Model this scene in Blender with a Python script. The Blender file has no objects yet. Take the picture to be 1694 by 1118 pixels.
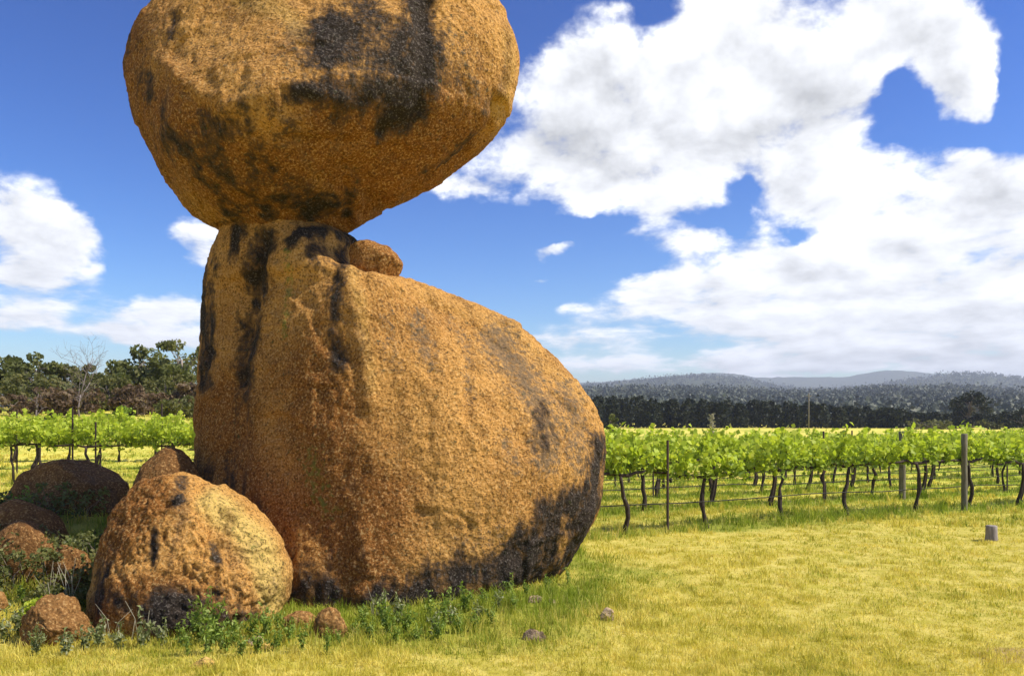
import bpy, math, random
import numpy as np

# ------------------------------------------------------------------ camera, sky, sun, exposure
scene = bpy.context.scene
COL = scene.collection
H, F, CX, HZ = 2.0, 1320.0, 847.0, 690.0          # eye height, focal length / centre / horizon in photo pixels

cam_data = bpy.data.cameras.new('camera')
cam = bpy.data.objects.new('camera', cam_data)
COL.objects.link(cam)
cam.location = (0, 0, H)
cam.rotation_euler = (math.radians(90), 0, 0)
cam_data.sensor_width = 36
cam_data.lens = F / 1694 * 36
cam_data.shift_y = (HZ - 559) / 1694
cam_data.clip_end = 30000
scene.camera = cam

SUN_AZ, SUN_EL = math.radians(103), math.radians(50)   # azimuth clockwise from +Y
SUN = np.array([math.sin(SUN_AZ) * math.cos(SUN_EL), math.cos(SUN_AZ) * math.cos(SUN_EL), math.sin(SUN_EL)])
sun_data = bpy.data.lights.new('sun', 'SUN')
sun_data.energy = 5.0
sun_data.angle = math.radians(0.55)
sun_data.color = (1.0, 0.93, 0.82)
sun = bpy.data.objects.new('sun', sun_data)
COL.objects.link(sun)
sun.location = (30, -3, 30)
sun.rotation_euler = (math.pi / 2 - SUN_EL, 0, -SUN_AZ + math.pi)
from mathutils import Vector
sun.rotation_euler = Vector((-SUN[0], -SUN[1], -SUN[2])).to_track_quat('-Z', 'Y').to_euler()

scene.view_settings.view_transform = 'Standard'
scene.view_settings.look = 'None'
scene.view_settings.gamma = 1
scene.view_settings.exposure = 0.35
scene.render.engine = 'CYCLES'
scene.cycles.use_denoising = True
scene.cycles.max_bounces = 6
scene.cycles.diffuse_bounces = 2
scene.cycles.glossy_bounces = 2
scene.cycles.transmission_bounces = 3
scene.cycles.volume_bounces = 0
scene.cycles.caustics_reflective = False
scene.cycles.caustics_refractive = False


class NT:
    """small node-tree writer: every call returns an output socket"""
    def __init__(self, tree):
        self.t = tree
        tree.nodes.clear()

    def node(self, kind, **kw):
        n = self.t.nodes.new(kind)
        for k, v in kw.items():
            setattr(n, k, v)
        return n

    def put(self, sock, v):
        if hasattr(v, 'is_output'):
            self.t.links.new(v, sock)
        elif isinstance(v, (tuple, list)) and sock.type == 'RGBA' and len(v) == 3:
            sock.default_value = (*v, 1)
        else:
            sock.default_value = v

    def m(self, op, a, b=0.0, c=None, clamp=False):
        n = self.node('ShaderNodeMath', operation=op, use_clamp=clamp)
        self.put(n.inputs[0], a)
        self.put(n.inputs[1], b)
        if c is not None:
            self.put(n.inputs[2], c)
        return n.outputs[0]

    def vm(self, op, a, b=(0, 0, 0)):
        n = self.node('ShaderNodeVectorMath', operation=op)
        self.put(n.inputs[0], a)
        self.put(n.inputs[1], b)
        return n.outputs[0]

    def noise(self, vec, scale, detail=4, rough=0.55, distort=0.0, lac=2.0, color=False):
        n = self.node('ShaderNodeTexNoise')
        self.put(n.inputs['Vector'], vec)
        n.inputs['Scale'].default_value = scale
        n.inputs['Detail'].default_value = detail
        n.inputs['Roughness'].default_value = rough
        n.inputs['Lacunarity'].default_value = lac
        n.inputs['Distortion'].default_value = distort
        return n.outputs['Color' if color else 'Fac']

    def voronoi(self, vec, scale, feature='F1'):
        n = self.node('ShaderNodeTexVoronoi', feature=feature)
        self.put(n.inputs['Vector'], vec)
        n.inputs['Scale'].default_value = scale
        return n.outputs['Distance']

    def step(self, x, lo, hi, a=0.0, b=1.0):
        n = self.node('ShaderNodeMapRange', interpolation_type='SMOOTHSTEP')
        self.put(n.inputs[0], x)
        for i, v in enumerate((lo, hi, a, b)):
            self.put(n.inputs[i + 1], v)
        return n.outputs[0]

    def mix(self, f, a, b, mode='MIX'):
        n = self.node('ShaderNodeMix', data_type='RGBA', blend_type=mode)
        self.put(n.inputs[0], f)
        self.put(n.inputs[6], a)
        self.put(n.inputs[7], b)
        return n.outputs[2]

    def attr(self, name):
        return self.node('ShaderNodeAttribute', attribute_name=name).outputs['Fac']


# ---- the sky: Nishita with broken cumulus laid out by azimuth and elevation
world = bpy.data.worlds.new('World')
scene.world = world
world.use_nodes = True
W = NT(world.node_tree)
sky = W.node('ShaderNodeTexSky', sky_type='NISHITA', sun_disc=False)
sky.sun_elevation = SUN_EL
sky.sun_rotation = SUN_AZ
sky.altitude = 300
sky.air_density = 1.0
sky.dust_density = 0.8
sky.ozone_density = 2.0
SKY_STRENGTH = 0.11
dirv = W.node('ShaderNodeTexCoord').outputs['Generated']
sep = W.node('ShaderNodeSeparateXYZ')
W.put(sep.inputs[0], dirv)
dx, dy, dz = sep.outputs
AZ = W.m('ARCTAN2', dx, dy)
EL = W.m('ARCSINE', dz)
warp = W.noise(dirv, 7.0, 5, 0.6, color=True)
warp = W.vm('SUBTRACT', warp, (0.5, 0.5, 0.5))
wsep = W.node('ShaderNodeSeparateXYZ')
W.put(wsep.inputs[0], warp)
AZw = W.m('MULTIPLY_ADD', wsep.outputs[0], 0.10, AZ)
ELw = W.m('MULTIPLY_ADD', wsep.outputs[1], 0.075, EL)
BLOBS = [  # photo px x, y, half width, half height, weight
    (960, 110, 100, 50, .8), (960, 215, 110, 75, 1), (1120, 140, 200, 120, 1.1), (1300, 130, 190, 170, 1.2), (1490, 70, 130, 85, 1.1),
    (1598, 125, 62, 95, 1.2), (1270, 10, 120, 60, 1.0), (1010, 5, 40, 15, .5), (1340, 290, 260, 95, 1.0), (1530, 375, 200, 90, 1.1),
    (1020, 305, 140, 62, 1.1), (860, 255, 110, 55, .9), (1130, 400, 100, 32, .8), (1290, 440, 190, 42, 1.0),
    (1500, 470, 210, 50, 1.1), (1660, 420, 120, 90, 1.1), (1090, 474, 125, 17, .8), (1110, 512, 150, 36, .9),
    (1360, 540, 230, 42, .9), (1620, 565, 170, 55, .9), (970, 560, 190, 30, .6), (1700, 330, 80, 70, 1.0), (1150, 590, 280, 34, .62),
    (1420, 600, 260, 34, .7), (1650, 610, 200, 40, .8),
    (40, 365, 120, 75, 1.2), (125, 400, 55, 55, .8), (30, 455, 110, 40, 1.0), (20, 515, 110, 36, 1.0),
    (280, 512, 115, 34, .9), (250, 560, 140, 22, .6), (330, 385, 62, 26, .9), (335, 420, 40, 18, .6), (770, 316, 75, 26, .75),
    (910, 418, 40, 13, .55), (902, 464, 24, 8, .45), (200, 405, 30, 16, .3), (945, 505, 26, 10, .4),
    (1470, 165, 46, 55, -1.25), (1600, 225, 66, 34, -.8), (1490, 238, 75, 20, -.8), (1350, 62, 50, 34, -.8), (1690, 190, 40, 130, -.6), (1080, 30, 60, 40, -.5), (960, 385, 120, 22, -.6),
    (1240, 322, 60, 32, -.9), (1180, 372, 70, 20, -.6), (1400, 405, 60, 18, -.5), (1330, 385, 40, 20, -.8)]
total = None
for px, py, rx, ry, wt in BLOBS:
    a0 = math.atan((px - CX) / F)
    e0 = math.atan((HZ - py) / F * math.cos(a0))
    c = math.cos(a0)
    sx, sy = F / (rx * c * c), F / (ry * c)
    u = W.m('MULTIPLY_ADD', AZw, sx, -a0 * sx)
    v = W.m('MULTIPLY_ADD', ELw, sy, -e0 * sy)
    r2 = W.m('MULTIPLY_ADD', u, u, W.m('MULTIPLY', v, v))
    g = W.m('MULTIPLY', W.m('EXPONENT', W.m('MULTIPLY', r2, -1.25)), wt)
    total = g if total is None else W.m('ADD', total, g)
# the same kind of broken cover, thinned to lower ambient light, goes on everywhere else round the sky
flat = W.node('ShaderNodeCombineXYZ')
W.put(flat.inputs[0], dx); W.put(flat.inputs[1], dy); W.put(flat.inputs[2], W.m('MULTIPLY', W.m('LOGARITHM', W.m('ADD', W.m('MAXIMUM', dz, 0.0), 0.09), math.e), 0.62))
flatv = flat.outputs[0]
cover = W.step(W.noise(flatv, 2.2, 3, 0.5), 0.50, 0.70)
inside = W.m('MULTIPLY', W.step(W.m('ABSOLUTE', AZ), 0.62, 0.85, 1.0, 0.0), W.step(EL, 0.52, 0.7, 1.0, 0.0))
total = W.m('ADD', total, W.m('MULTIPLY', cover, W.m('SUBTRACT', 1.0, inside)))
fb = W.noise(flatv, 8.0, 12, 0.60, 0.15)
fb2 = W.noise(W.vm('ADD', flatv, (0.02, 0.0, 0.035)), 8.0, 5, 0.55, 0.15)
dens = W.m('ADD', W.m('MINIMUM', total, 1.12), W.m('MULTIPLY', W.m('MULTIPLY', W.m('SUBTRACT', fb, 0.5), 3.7), W.step(total, -0.05, 0.5, 0.12, 1.0)))
alpha = W.step(dens, 0.26, 0.95)
alpha = W.m('MULTIPLY', alpha, W.step(EL, -0.01, 0.03))
relief = W.m('MULTIPLY', W.m('SUBTRACT', fb, fb2), 1.5)
thick = W.step(W.m('ADD', W.m('MINIMUM', total, 1.6), W.m('MULTIPLY', W.noise(W.vm('ADD', flatv, (3.1, 1.7, 0.4)), 3.4, 3, 0.5), 3.2)), 2.3, 3.9)
lum = W.m('SUBTRACT', W.m('ADD', 1.04, relief), W.m('MULTIPLY', thick, 0.36))
lum = W.m('MAXIMUM', W.m('MINIMUM', lum, 1.2), 0.55)
ccol = W.node('ShaderNodeCombineXYZ')
W.put(ccol.inputs[0], W.m('MULTIPLY', lum, 0.90 / SKY_STRENGTH))
W.put(ccol.inputs[1], W.m('MULTIPLY', lum, 0.915 / SKY_STRENGTH))
W.put(ccol.inputs[2], W.m('MULTIPLY', lum, 0.95 / SKY_STRENGTH))
hsv = W.node('ShaderNodeHueSaturation')
hsv.inputs['Hue'].default_value = 0.506
hsv.inputs['Saturation'].default_value = 1.38
hsv.inputs['Value'].default_value = 1.0
W.put(hsv.inputs['Color'], sky.outputs[0])
gam = W.node('ShaderNodeGamma')
gam.inputs['Gamma'].default_value = 1.5
W.put(gam.inputs['Color'], W.mix(1.0, hsv.outputs[0], (SKY_STRENGTH,) * 3, 'MULTIPLY'))
blue = W.mix(1.0, gam.outputs[0], (1.68 / SKY_STRENGTH,) * 3, 'MULTIPLY')
skycol = W.mix(alpha, blue, ccol.outputs[0])
bg = W.node('ShaderNodeBackground')
W.put(bg.inputs['Color'], skycol)
bg.inputs['Strength'].default_value = SKY_STRENGTH
W.put(W.node('ShaderNodeOutputWorld').inputs[0], bg.outputs[0])
world.cycles.sampling_method = 'MANUAL'
world.cycles.sample_map_resolution = 512


# ------------------------------------------------------------------ helpers
rng = np.random.default_rng(7)
random.seed(7)


def P(px, py, y):
    """the point at depth y seen at a photo pixel: used to read sizes off the photograph"""
    return np.array([(px - CX) / F * y, y, H - (py - HZ) / F * y])


def smooth(x):
    x = np.clip(x, 0, 1)
    return x * x * (3 - 2 * x)


def vnoise(p, seed=0):
    i = np.floor(p).astype(np.int64)
    f = p - i
    f = f * f * f * (f * (f * 6 - 15) + 10)

    def h(ix, iy, iz):
        n = (ix * 374761393 + iy * 668265263 + iz * 2147483647 + seed * 974634777) & 0xffffffff
        n = ((n ^ (n >> 13)) * 1274126177) & 0xffffffff
        n = ((n ^ (n >> 16)) * 2246822519) & 0xffffffff
        return ((n ^ (n >> 15)) & 0xffff) / 65535.0
    r = 0
    for a in (0, 1):
        wa = f[:, 0] if a else 1 - f[:, 0]
        for b in (0, 1):
            wb = f[:, 1] if b else 1 - f[:, 1]
            for c in (0, 1):
                wc = f[:, 2] if c else 1 - f[:, 2]
                r = r + wa * wb * wc * h(i[:, 0] + a, i[:, 1] + b, i[:, 2] + c)
    return r * 2 - 1


def fbm(p, octaves=4, seed=0, gain=0.5):
    r, amp = 0, 1.0
    for k in range(octaves):
        r = r + amp * vnoise(p, seed + k * 17)
        p = p * 2.03 + 5.3
        amp *= gain
    return r


def fbm2(x, y, scale, octaves=3, seed=0):
    x, y = np.broadcast_arrays(np.asarray(x, float), np.asarray(y, float))
    p = np.stack([x.ravel() * scale, y.ravel() * scale, np.zeros(x.size) + 0.37], 1)
    return fbm(p, octaves, seed).reshape(x.shape)


def mesh_np(name, V, faces, attrs=None, smooth_shade=False):
    """faces: list of int arrays (n, k)"""
    me = bpy.data.meshes.new(name)
    V = np.asarray(V, np.float32)
    faces = [np.asarray(f, np.int32) for f in faces if len(f)]
    loops = np.concatenate([f.ravel() for f in faces])
    sizes = np.concatenate([np.full(len(f), f.shape[1], np.int32) for f in faces])
    starts = np.concatenate([[0], np.cumsum(sizes)[:-1]]).astype(np.int32)
    me.vertices.add(len(V)); me.vertices.foreach_set('co', V.ravel())
    me.loops.add(len(loops)); me.loops.foreach_set('vertex_index', loops)
    me.polygons.add(len(sizes)); me.polygons.foreach_set('loop_start', starts)
    me.polygons.foreach_set('loop_total', sizes)
    if smooth_shade:
        me.polygons.foreach_set('use_smooth', np.ones(len(sizes), bool))
    me.update(calc_edges=True)
    for k, v in (attrs or {}).items():
        a = me.attributes.new(k, 'FLOAT', 'POINT')
        a.data.foreach_set('value', np.asarray(v, np.float32))
    return me


def add(name, me, mat=None, parent=None, loc=(0, 0, 0), rz=0.0):
    o = bpy.data.objects.new(name, me)
    COL.objects.link(o)
    o.location = loc
    o.rotation_euler[2] = rz
    if mat is not None and me is not None and not me.materials:
        me.materials.append(mat)
    if parent is not None:
        o.parent = parent
    return o


def tag(o, label=None, cat=None, group=None, kind=None):
    for k, v in (('label', label), ('category', cat), ('group', group), ('kind', kind)):
        if v:
            o[k] = v
    return o


def copy_thing(root, loc, rz=0.0, scale=1.0, label=None, group=None):
    r = root.copy()
    COL.objects.link(r)
    r.location = loc
    r.rotation_euler[2] = rz
    r.scale = (scale,) * 3
    if label: r['label'] = label
    if group: r['group'] = group
    for ch in list(root.children):
        c = ch.copy()
        COL.objects.link(c)
        c.parent = r
    return r


class Geo:
    """collects vertices and faces of one part"""
    def __init__(self):
        self.V, self.Q, self.T, self.A = [], [], [], []
        self.n = 0

    def quads(self, V, Q, a=None):
        self.V.append(V); self.Q.append(np.asarray(Q) + self.n)
        self.A.append(np.zeros(len(V)) if a is None else np.broadcast_to(a, len(V)))
        self.n += len(V)

    def tris(self, V, T, a=None):
        self.V.append(V); self.T.append(np.asarray(T) + self.n)
        self.A.append(np.zeros(len(V)) if a is None else np.broadcast_to(a, len(V)))
        self.n += len(V)

    def tube(self, pts, radii, seg=6, a=None):
        pts = np.asarray(pts, float)
        n = len(pts)
        radii = np.broadcast_to(np.asarray(radii, float), n)
        tan = np.gradient(pts, axis=0)
        tan /= np.linalg.norm(tan, axis=1)[:, None] + 1e-9
        ref = np.array([0.0, 0.0, 1.0]) if abs(tan[:, 2]).mean() < 0.8 else np.array([1.0, 0.1, 0.0])
        u = np.cross(tan, ref); u /= np.linalg.norm(u, axis=1)[:, None] + 1e-9
        w = np.cross(tan, u)
        ang = np.arange(seg) / seg * 2 * np.pi
        V = pts[:, None, :] + radii[:, None, None] * (np.cos(ang)[None, :, None] * u[:, None, :] + np.sin(ang)[None, :, None] * w[:, None, :])
        V = V.reshape(-1, 3)
        i = np.arange(n - 1)[:, None] * seg
        j = np.arange(seg)[None, :]
        k = (j + 1) % seg
        Q = np.stack([i + j, i + k, i + seg + k, i + seg + j], -1).reshape(-1, 4)
        V = np.concatenate([V, pts[:1], pts[-1:]])
        b = n * seg
        T = [[b, (q + 1) % seg, q] for q in range(seg)] + [[b + 1, (n - 1) * seg + q, (n - 1) * seg + (q + 1) % seg] for q in range(seg)]
        self.V.append(V); self.Q.append(Q + self.n); self.T.append(np.asarray(T) + self.n)
        self.A.append(np.zeros(len(V)) if a is None else np.broadcast_to(a, len(V)))
        self.n += len(V)

    def leaves(self, c, size, r, up=0.35, aspect=0.62, fold=0.18, rnd=None, drop=None):
        """pointed four-sided leaves, each its own quad, at centres c"""
        n = len(c)
        d = r.normal(size=(n, 3))
        d[:, 2] += up if drop is None else drop
        d /= np.linalg.norm(d, axis=1)[:, None]
        s = np.cross(d, r.normal(size=(n, 3)))
        s /= np.linalg.norm(s, axis=1)[:, None] + 1e-9
        nn = np.cross(d, s)
        L = (np.broadcast_to(size, n) * r.uniform(0.65, 1.3, n))[:, None]
        V = np.stack([c - d * L * .5, c + s * L * aspect * .5 + nn * L * fold, c + d * L * .5, c - s * L * aspect * .5 + nn * L * fold], 1).reshape(-1, 3)
        Q = np.arange(n * 4).reshape(-1, 4)
        a = np.repeat(r.uniform(0, 1, n) if rnd is None else rnd, 4)
        self.V.append(V); self.Q.append(Q + self.n); self.A.append(a)
        self.n += len(V)

    def mesh(self, name, smooth_shade=False):
        return mesh_np(name, np.concatenate(self.V), [np.concatenate(f) for f in (self.Q, self.T) if f], {'rnd': np.concatenate(self.A)}, smooth_shade)


# ------------------------------------------------------------------ materials
def material(name):
    m = bpy.data.materials.new(name)
    m.use_nodes = True
    return m, NT(m.node_tree)


def finish(m, n, color, rough=0.9, bump=None, bump_strength=0.5, bump_dist=0.02, translucent=None, spec=0.2):
    b = n.node('ShaderNodeBsdfPrincipled')
    n.put(b.inputs['Base Color'], color)
    n.put(b.inputs['Roughness'], rough)
    b.inputs['Specular IOR Level'].default_value = spec
    if bump is not None:
        bp = n.node('ShaderNodeBump')
        bp.inputs['Strength'].default_value = bump_strength
        bp.inputs['Distance'].default_value = bump_dist
        n.put(bp.inputs['Height'], bump)
        n.put(b.inputs['Normal'], bp.outputs[0])
    out = b.outputs[0]
    if translucent is not None:
        t = n.node('ShaderNodeBsdfTranslucent')
        n.put(t.inputs['Color'], translucent)
        mx = n.node('ShaderNodeMixShader')
        mx.inputs[0].default_value = 0.42
        n.t.links.new(out, mx.inputs[1]); n.t.links.new(t.outputs[0], mx.inputs[2])
        out = mx.outputs[0]
    n.t.links.new(out, n.node('ShaderNodeOutputMaterial').inputs[0])
    return m


def rock_material(name, ochre, rust, dark=(0.022, 0.019, 0.016), grain=1.0):
    m, n = material(name)
    co = n.node('ShaderNodeTexCoord').outputs['Object']
    streak = n.vm('MULTIPLY', co, (1.0, 1.0, 0.30))
    big = n.noise(co, 0.9, 6, 0.6, 0.4)
    mid = n.noise(streak, 3.2, 7, 0.65, 0.3)
    fine = n.noise(co, 15, 6, 0.72)
    grit = n.noise(co, 40, 3, 0.65)
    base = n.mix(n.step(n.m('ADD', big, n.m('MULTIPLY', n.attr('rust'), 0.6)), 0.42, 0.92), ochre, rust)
    base = n.mix(n.step(n.attr('pale'), 0.15, 0.9), base, (0.68, 0.46, 0.125))
    base = n.mix(n.m('MULTIPLY', n.step(mid, 0.50, 0.66), 0.5), base, tuple(c * 0.42 for c in rust))
    # crystal grain: dark mica flecks and pale feldspar
    base = n.mix(n.m('MULTIPLY', n.step(fine, 0.55, 0.67), 0.62 * grain), base, (0.05, 0.026, 0.011))
    base = n.mix(n.m('MULTIPLY', n.step(grit, 0.53, 0.63), 0.70 * grain), base, (0.045, 0.024, 0.011))
    base = n.mix(n.m('MULTIPLY', n.step(grit, 0.47, 0.36), 0.55 * grain), base, (0.72, 0.46, 0.18))
    # grey lichen film, then black water stains and painted shade with ragged edges
    lichen = n.m('MULTIPLY', n.step(n.m('ADD', n.attr('lichen'), n.m('MULTIPLY', n.m('SUBTRACT', fine, 0.5), 3.0)), 0.25, 1.0), 0.75)
    base = n.mix(lichen, base, (0.13, 0.105, 0.072))
    patch = n.noise(streak, 2.1, 8, 0.68, 0.6)
    base = n.mix(n.m('MULTIPLY', n.step(patch, 0.55, 0.70), 0.38), base, (0.14, 0.105, 0.07))
    rag = n.m('ADD', n.m('MULTIPLY', n.m('SUBTRACT', mid, 0.5), 2.6), n.m('ADD', n.m('MULTIPLY', n.m('SUBTRACT', fine, 0.5), 1.8), n.m('MULTIPLY', n.m('SUBTRACT', n.noise(n.vm('MULTIPLY', co, (1.6, 1.6, 0.7)), 1.7, 4, 0.6, 0.8), 0.5), 3.4)))
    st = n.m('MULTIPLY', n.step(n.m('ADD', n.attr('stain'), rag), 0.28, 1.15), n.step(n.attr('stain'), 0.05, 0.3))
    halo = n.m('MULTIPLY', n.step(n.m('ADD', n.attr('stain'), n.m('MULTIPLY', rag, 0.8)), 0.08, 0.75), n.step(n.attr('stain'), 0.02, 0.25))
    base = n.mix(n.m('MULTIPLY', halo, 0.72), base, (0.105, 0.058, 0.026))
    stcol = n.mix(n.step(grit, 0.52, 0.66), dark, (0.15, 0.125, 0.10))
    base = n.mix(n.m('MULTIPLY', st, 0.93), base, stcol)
    moss = n.step(n.m('ADD', n.attr('moss'), n.m('MULTIPLY', n.m('SUBTRACT', fine, 0.5), 4.0)), 0.45, 1.1)
    base = n.mix(n.m('MULTIPLY', moss, 0.6), base, (0.17, 0.21, 0.035))
    pit = n.voronoi(co, 17)
    hgt = n.m('ADD', n.m('MULTIPLY', fine, 1.0), n.m('ADD', n.m('MULTIPLY', grit, 0.45), n.m('MULTIPLY', pit, 0.5)))
    return finish(m, n, base, 0.93, hgt, 1.0 * grain, 0.045, spec=0.12)


M_ROCK = rock_material('granite_ochre', (0.60, 0.305, 0.076), (0.28, 0.112, 0.024))
M_ROCK2 = rock_material('granite_brown', (0.31, 0.155, 0.045), (0.19, 0.088, 0.027), grain=0.75)
M_STONE = rock_material('stone_pale', (0.42, 0.31, 0.20), (0.36, 0.18, 0.09), grain=0.7)


def leaf_material(name, a, b, c, trans=1.5, trans_fac=True):
    m, n = material(name)
    r = n.attr('rnd')
    col = n.mix(n.step(r, 0.0, 0.6), a, b)
    col = n.mix(n.step(r, 0.6, 1.0), col, c)
    tr = n.mix(1.0, col, (trans, trans, trans * 0.6), 'MULTIPLY') if trans_fac else None
    return finish(m, n, col, 0.55, translucent=tr, spec=0.25)


def wood_material(name, a, b, scale=30):
    m, n = material(name)
    co = n.node('ShaderNodeTexCoord').outputs['Object']
    v = n.vm('MULTIPLY', co, (1, 1, 0.15))
    f = n.noise(v, scale, 6, 0.7)
    return finish(m, n, n.mix(n.step(f, 0.35, 0.68), a, b), 0.9, f, 0.6, 0.01)


M_VINE_LEAF = leaf_material('vine_leaf', (0.15, 0.22, 0.028), (0.40, 0.49, 0.045), (0.56, 0.60, 0.085), 1.45)
M_VINE_BARK = wood_material('vine_bark', (0.030, 0.022, 0.017), (0.085, 0.06, 0.045), 40)
M_POST = wood_material('weathered_post', (0.13, 0.11, 0.07), (0.25, 0.22, 0.15), 25)
M_STEEL_POST = wood_material('rusty_steel', (0.05, 0.035, 0.03), (0.09, 0.06, 0.05), 20)
M_STUMP = wood_material('grey_stump_wood', (0.20, 0.17, 0.14), (0.36, 0.31, 0.27), 25)
M_WIRE = wood_material('black_drip_pipe', (0.03, 0.03, 0.028), (0.06, 0.055, 0.05), 5)
M_GUM_LEAF = leaf_material('gum_leaf', (0.095, 0.11, 0.034), (0.19, 0.205, 0.060), (0.30, 0.28, 0.11), 0.9)
M_GUM_LEAF2 = leaf_material('olive_leaf', (0.09, 0.10, 0.03), (0.17, 0.17, 0.05), (0.24, 0.21, 0.08), 0.9)
M_BROWN_LEAF = leaf_material('dry_brown_leaf', (0.12, 0.08, 0.045), (0.20, 0.13, 0.075), (0.26, 0.20, 0.10), 0.8)
M_DARK_LEAF = leaf_material('pine_leaf', (0.022, 0.029, 0.014), (0.042, 0.050, 0.025), (0.07, 0.074, 0.038), 0.5)
M_GUM_BARK = wood_material('gum_bark', (0.16, 0.12, 0.09), (0.36, 0.30, 0.25), 6)
M_DEAD = wood_material('bare_branch', (0.15, 0.12, 0.11), (0.26, 0.21, 0.19), 6)
M_WEED = leaf_material('weed_leaf', (0.13, 0.20, 0.03), (0.25, 0.35, 0.05), (0.38, 0.45, 0.12), 1.2)
M_WEED_GREY = leaf_material('grey_weed_leaf', (0.16, 0.19, 0.06), (0.28, 0.31, 0.12), (0.42, 0.42, 0.24), 1.0)
M_STRAW = leaf_material('straw', (0.36, 0.32, 0.20), (0.50, 0.45, 0.31), (0.60, 0.55, 0.42), 0.8)


def grass_mat(name, ground):
    m, n = material(name)
    co = n.node('ShaderNodeTexCoord').outputs['Object']
    p1 = n.noise(co, 0.55, 5, 0.62, 0.3)
    p2 = n.noise(co, 2.6, 5, 0.65)
    p3 = n.noise(co, 7.5, 4, 0.65)
    p2 = n.m('ADD', n.m('MULTIPLY', p2, 0.55), n.m('MULTIPLY', p3, 0.45))
    dry = n.mix(n.step(p2, 0.40, 0.60), (0.55, 0.485, 0.058), (0.82, 0.69, 0.165))
    grn = n.mix(n.step(p2, 0.40, 0.60), (0.19, 0.26, 0.022), (0.36, 0.42, 0.045))
    k = n.m('ADD', n.m('MULTIPLY', n.attr('green'), 1.0), n.m('MULTIPLY', n.m('SUBTRACT', p1, 0.5), 1.7))
    if ground:
        col = n.mix(n.step(k, 0.05, 0.75), dry, grn)
        far = n.noise(co, 9.0, 6, 0.7)
        col = n.mix(n.m('MULTIPLY', n.step(far, 0.52, 0.72), 0.35), col, (0.12, 0.10, 0.03))
        soil = n.step(n.m('ADD', n.noise(co, 1.3, 6, 0.7), n.m('MULTIPLY', n.attr('soil'), 0.5)), 0.68, 0.82)
        col = n.mix(n.m('MULTIPLY', soil, 0.7), col, (0.33, 0.19, 0.11))
        col = n.mix(n.m('MULTIPLY', n.attr('near'), 0.40), col, (0.22, 0.17, 0.045))
        return finish(m, n, col, 0.95, far, 0.6, 0.05, spec=0.05)
    r = n.attr('rnd')
    k = n.m('ADD', k, n.m('MULTIPLY', n.m('SUBTRACT', 0.5, r), 0.9))
    col = n.mix(n.step(k, 0.05, 0.75), dry, grn)
    col = n.mix(n.m('MULTIPLY', n.step(r, 0.75, 1.0), 0.5), col, (0.60, 0.50, 0.22))
    return finish(m, n, col, 0.7, translucent=n.mix(1.0, col, (1.1, 1.1, 0.8), 'MULTIPLY'), spec=0.15)


M_GROUND = grass_mat('meadow_ground', True)
M_GRASS = grass_mat('meadow_grass', False)


# ------------------------------------------------------------------ the ground
ROW_D = np.array([0.891, 0.454])              # the right-hand vine rows run away to the right
ROW_N = np.array([-0.454, 0.891])
ROW_0 = np.array([1.95, 13.9])
LROW_Y, LROW_S = 21.0, 0.06                    # the left-hand rows cross the view


def gz(x, y):
    x, y = np.broadcast_arrays(np.asarray(x, float), np.asarray(y, float))
    z = 0.05 * fbm2(x, y, 0.45, 2, 3) * np.exp(-np.hypot(x, y) / 60)
    z = z + 0.028 * fbm2(x, y, 2.0, 3, 5) * np.exp(-np.hypot(x, y) / 15)
    left = smooth((-x - 3.5) / 6)
    z = z + left * (0.30 * smooth((y - 13) / 7) + 2.3 * smooth((y - 24) / 28)) * (1 - smooth((y - 120) / 200))
    z = z - 0.42 * smooth((x + 2) / 5) * np.exp(-((y - 33) / 12) ** 2)
    # the bank of boulders and scrub left of the rock, and the low rise the rock stands on
    z = z + 0.85 * np.exp(-((x + 6.3) / 1.5) ** 2 * .5 - ((y - 10.8) / 1.05) ** 2 * .5)
    z = z + 0.05 * np.exp(-((x + 1.6) / 2.6) ** 2 - ((y - 9.6) / 1.6) ** 2)
    return z


def green(x, y):
    """how lush the grass is: round the foot of the rock and under the vines"""
    g = 0.95 * np.exp(-np.abs(np.hypot((x + 1.5) / 3.4, (y - 10.0) / 2.4) - 0.85) ** 2 / 0.075)
    g = g * smooth((y - 6.1) / 1.0)
    g = np.maximum(g, 0.85 * np.exp(-((x + 1.3) / 2.3) ** 4 - ((y - 7.75) / 0.95) ** 2))
    g = g * (1 - 0.55 * smooth((x - 0.6) / 0.9)) + 0.2 * np.exp(-((x - 0.9) / 0.7) ** 2 - ((y - 7.8) / 0.6) ** 2)
    s = (x - ROW_0[0]) * ROW_N[0] + (y - ROW_0[1]) * ROW_N[1]
    k = np.mod(s + 0.15 + 1.45, 2.9) - 1.45
    vine = np.exp(-(k / 0.45) ** 2) * (s > -1) * smooth((x - 0.5) / 1)
    g = g + 0.75 * vine + 0.42 * smooth((y - 13) / 3) * (1 - smooth((y - 60) / 60))
    g = g + 0.5 * np.exp(-((x + 6) / 2.2) ** 2 - ((y - 9.5) / 2) ** 2)
    return np.clip(g - 0.12, 0, 1.2), vine


def axis(lo, hi, step0, far_lo, far_hi, growth=1.13):
    a = list(np.arange(lo, hi + 1e-6, step0))
    s = step0
    while a[-1] < far_hi:
        s *= growth
        a.append(a[-1] + s)
    s = step0
    b = []
    cur = lo
    while cur > far_lo:
        s *= growth
        cur -= s
        b.append(cur)
    return np.array(b[::-1] + a)


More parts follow.
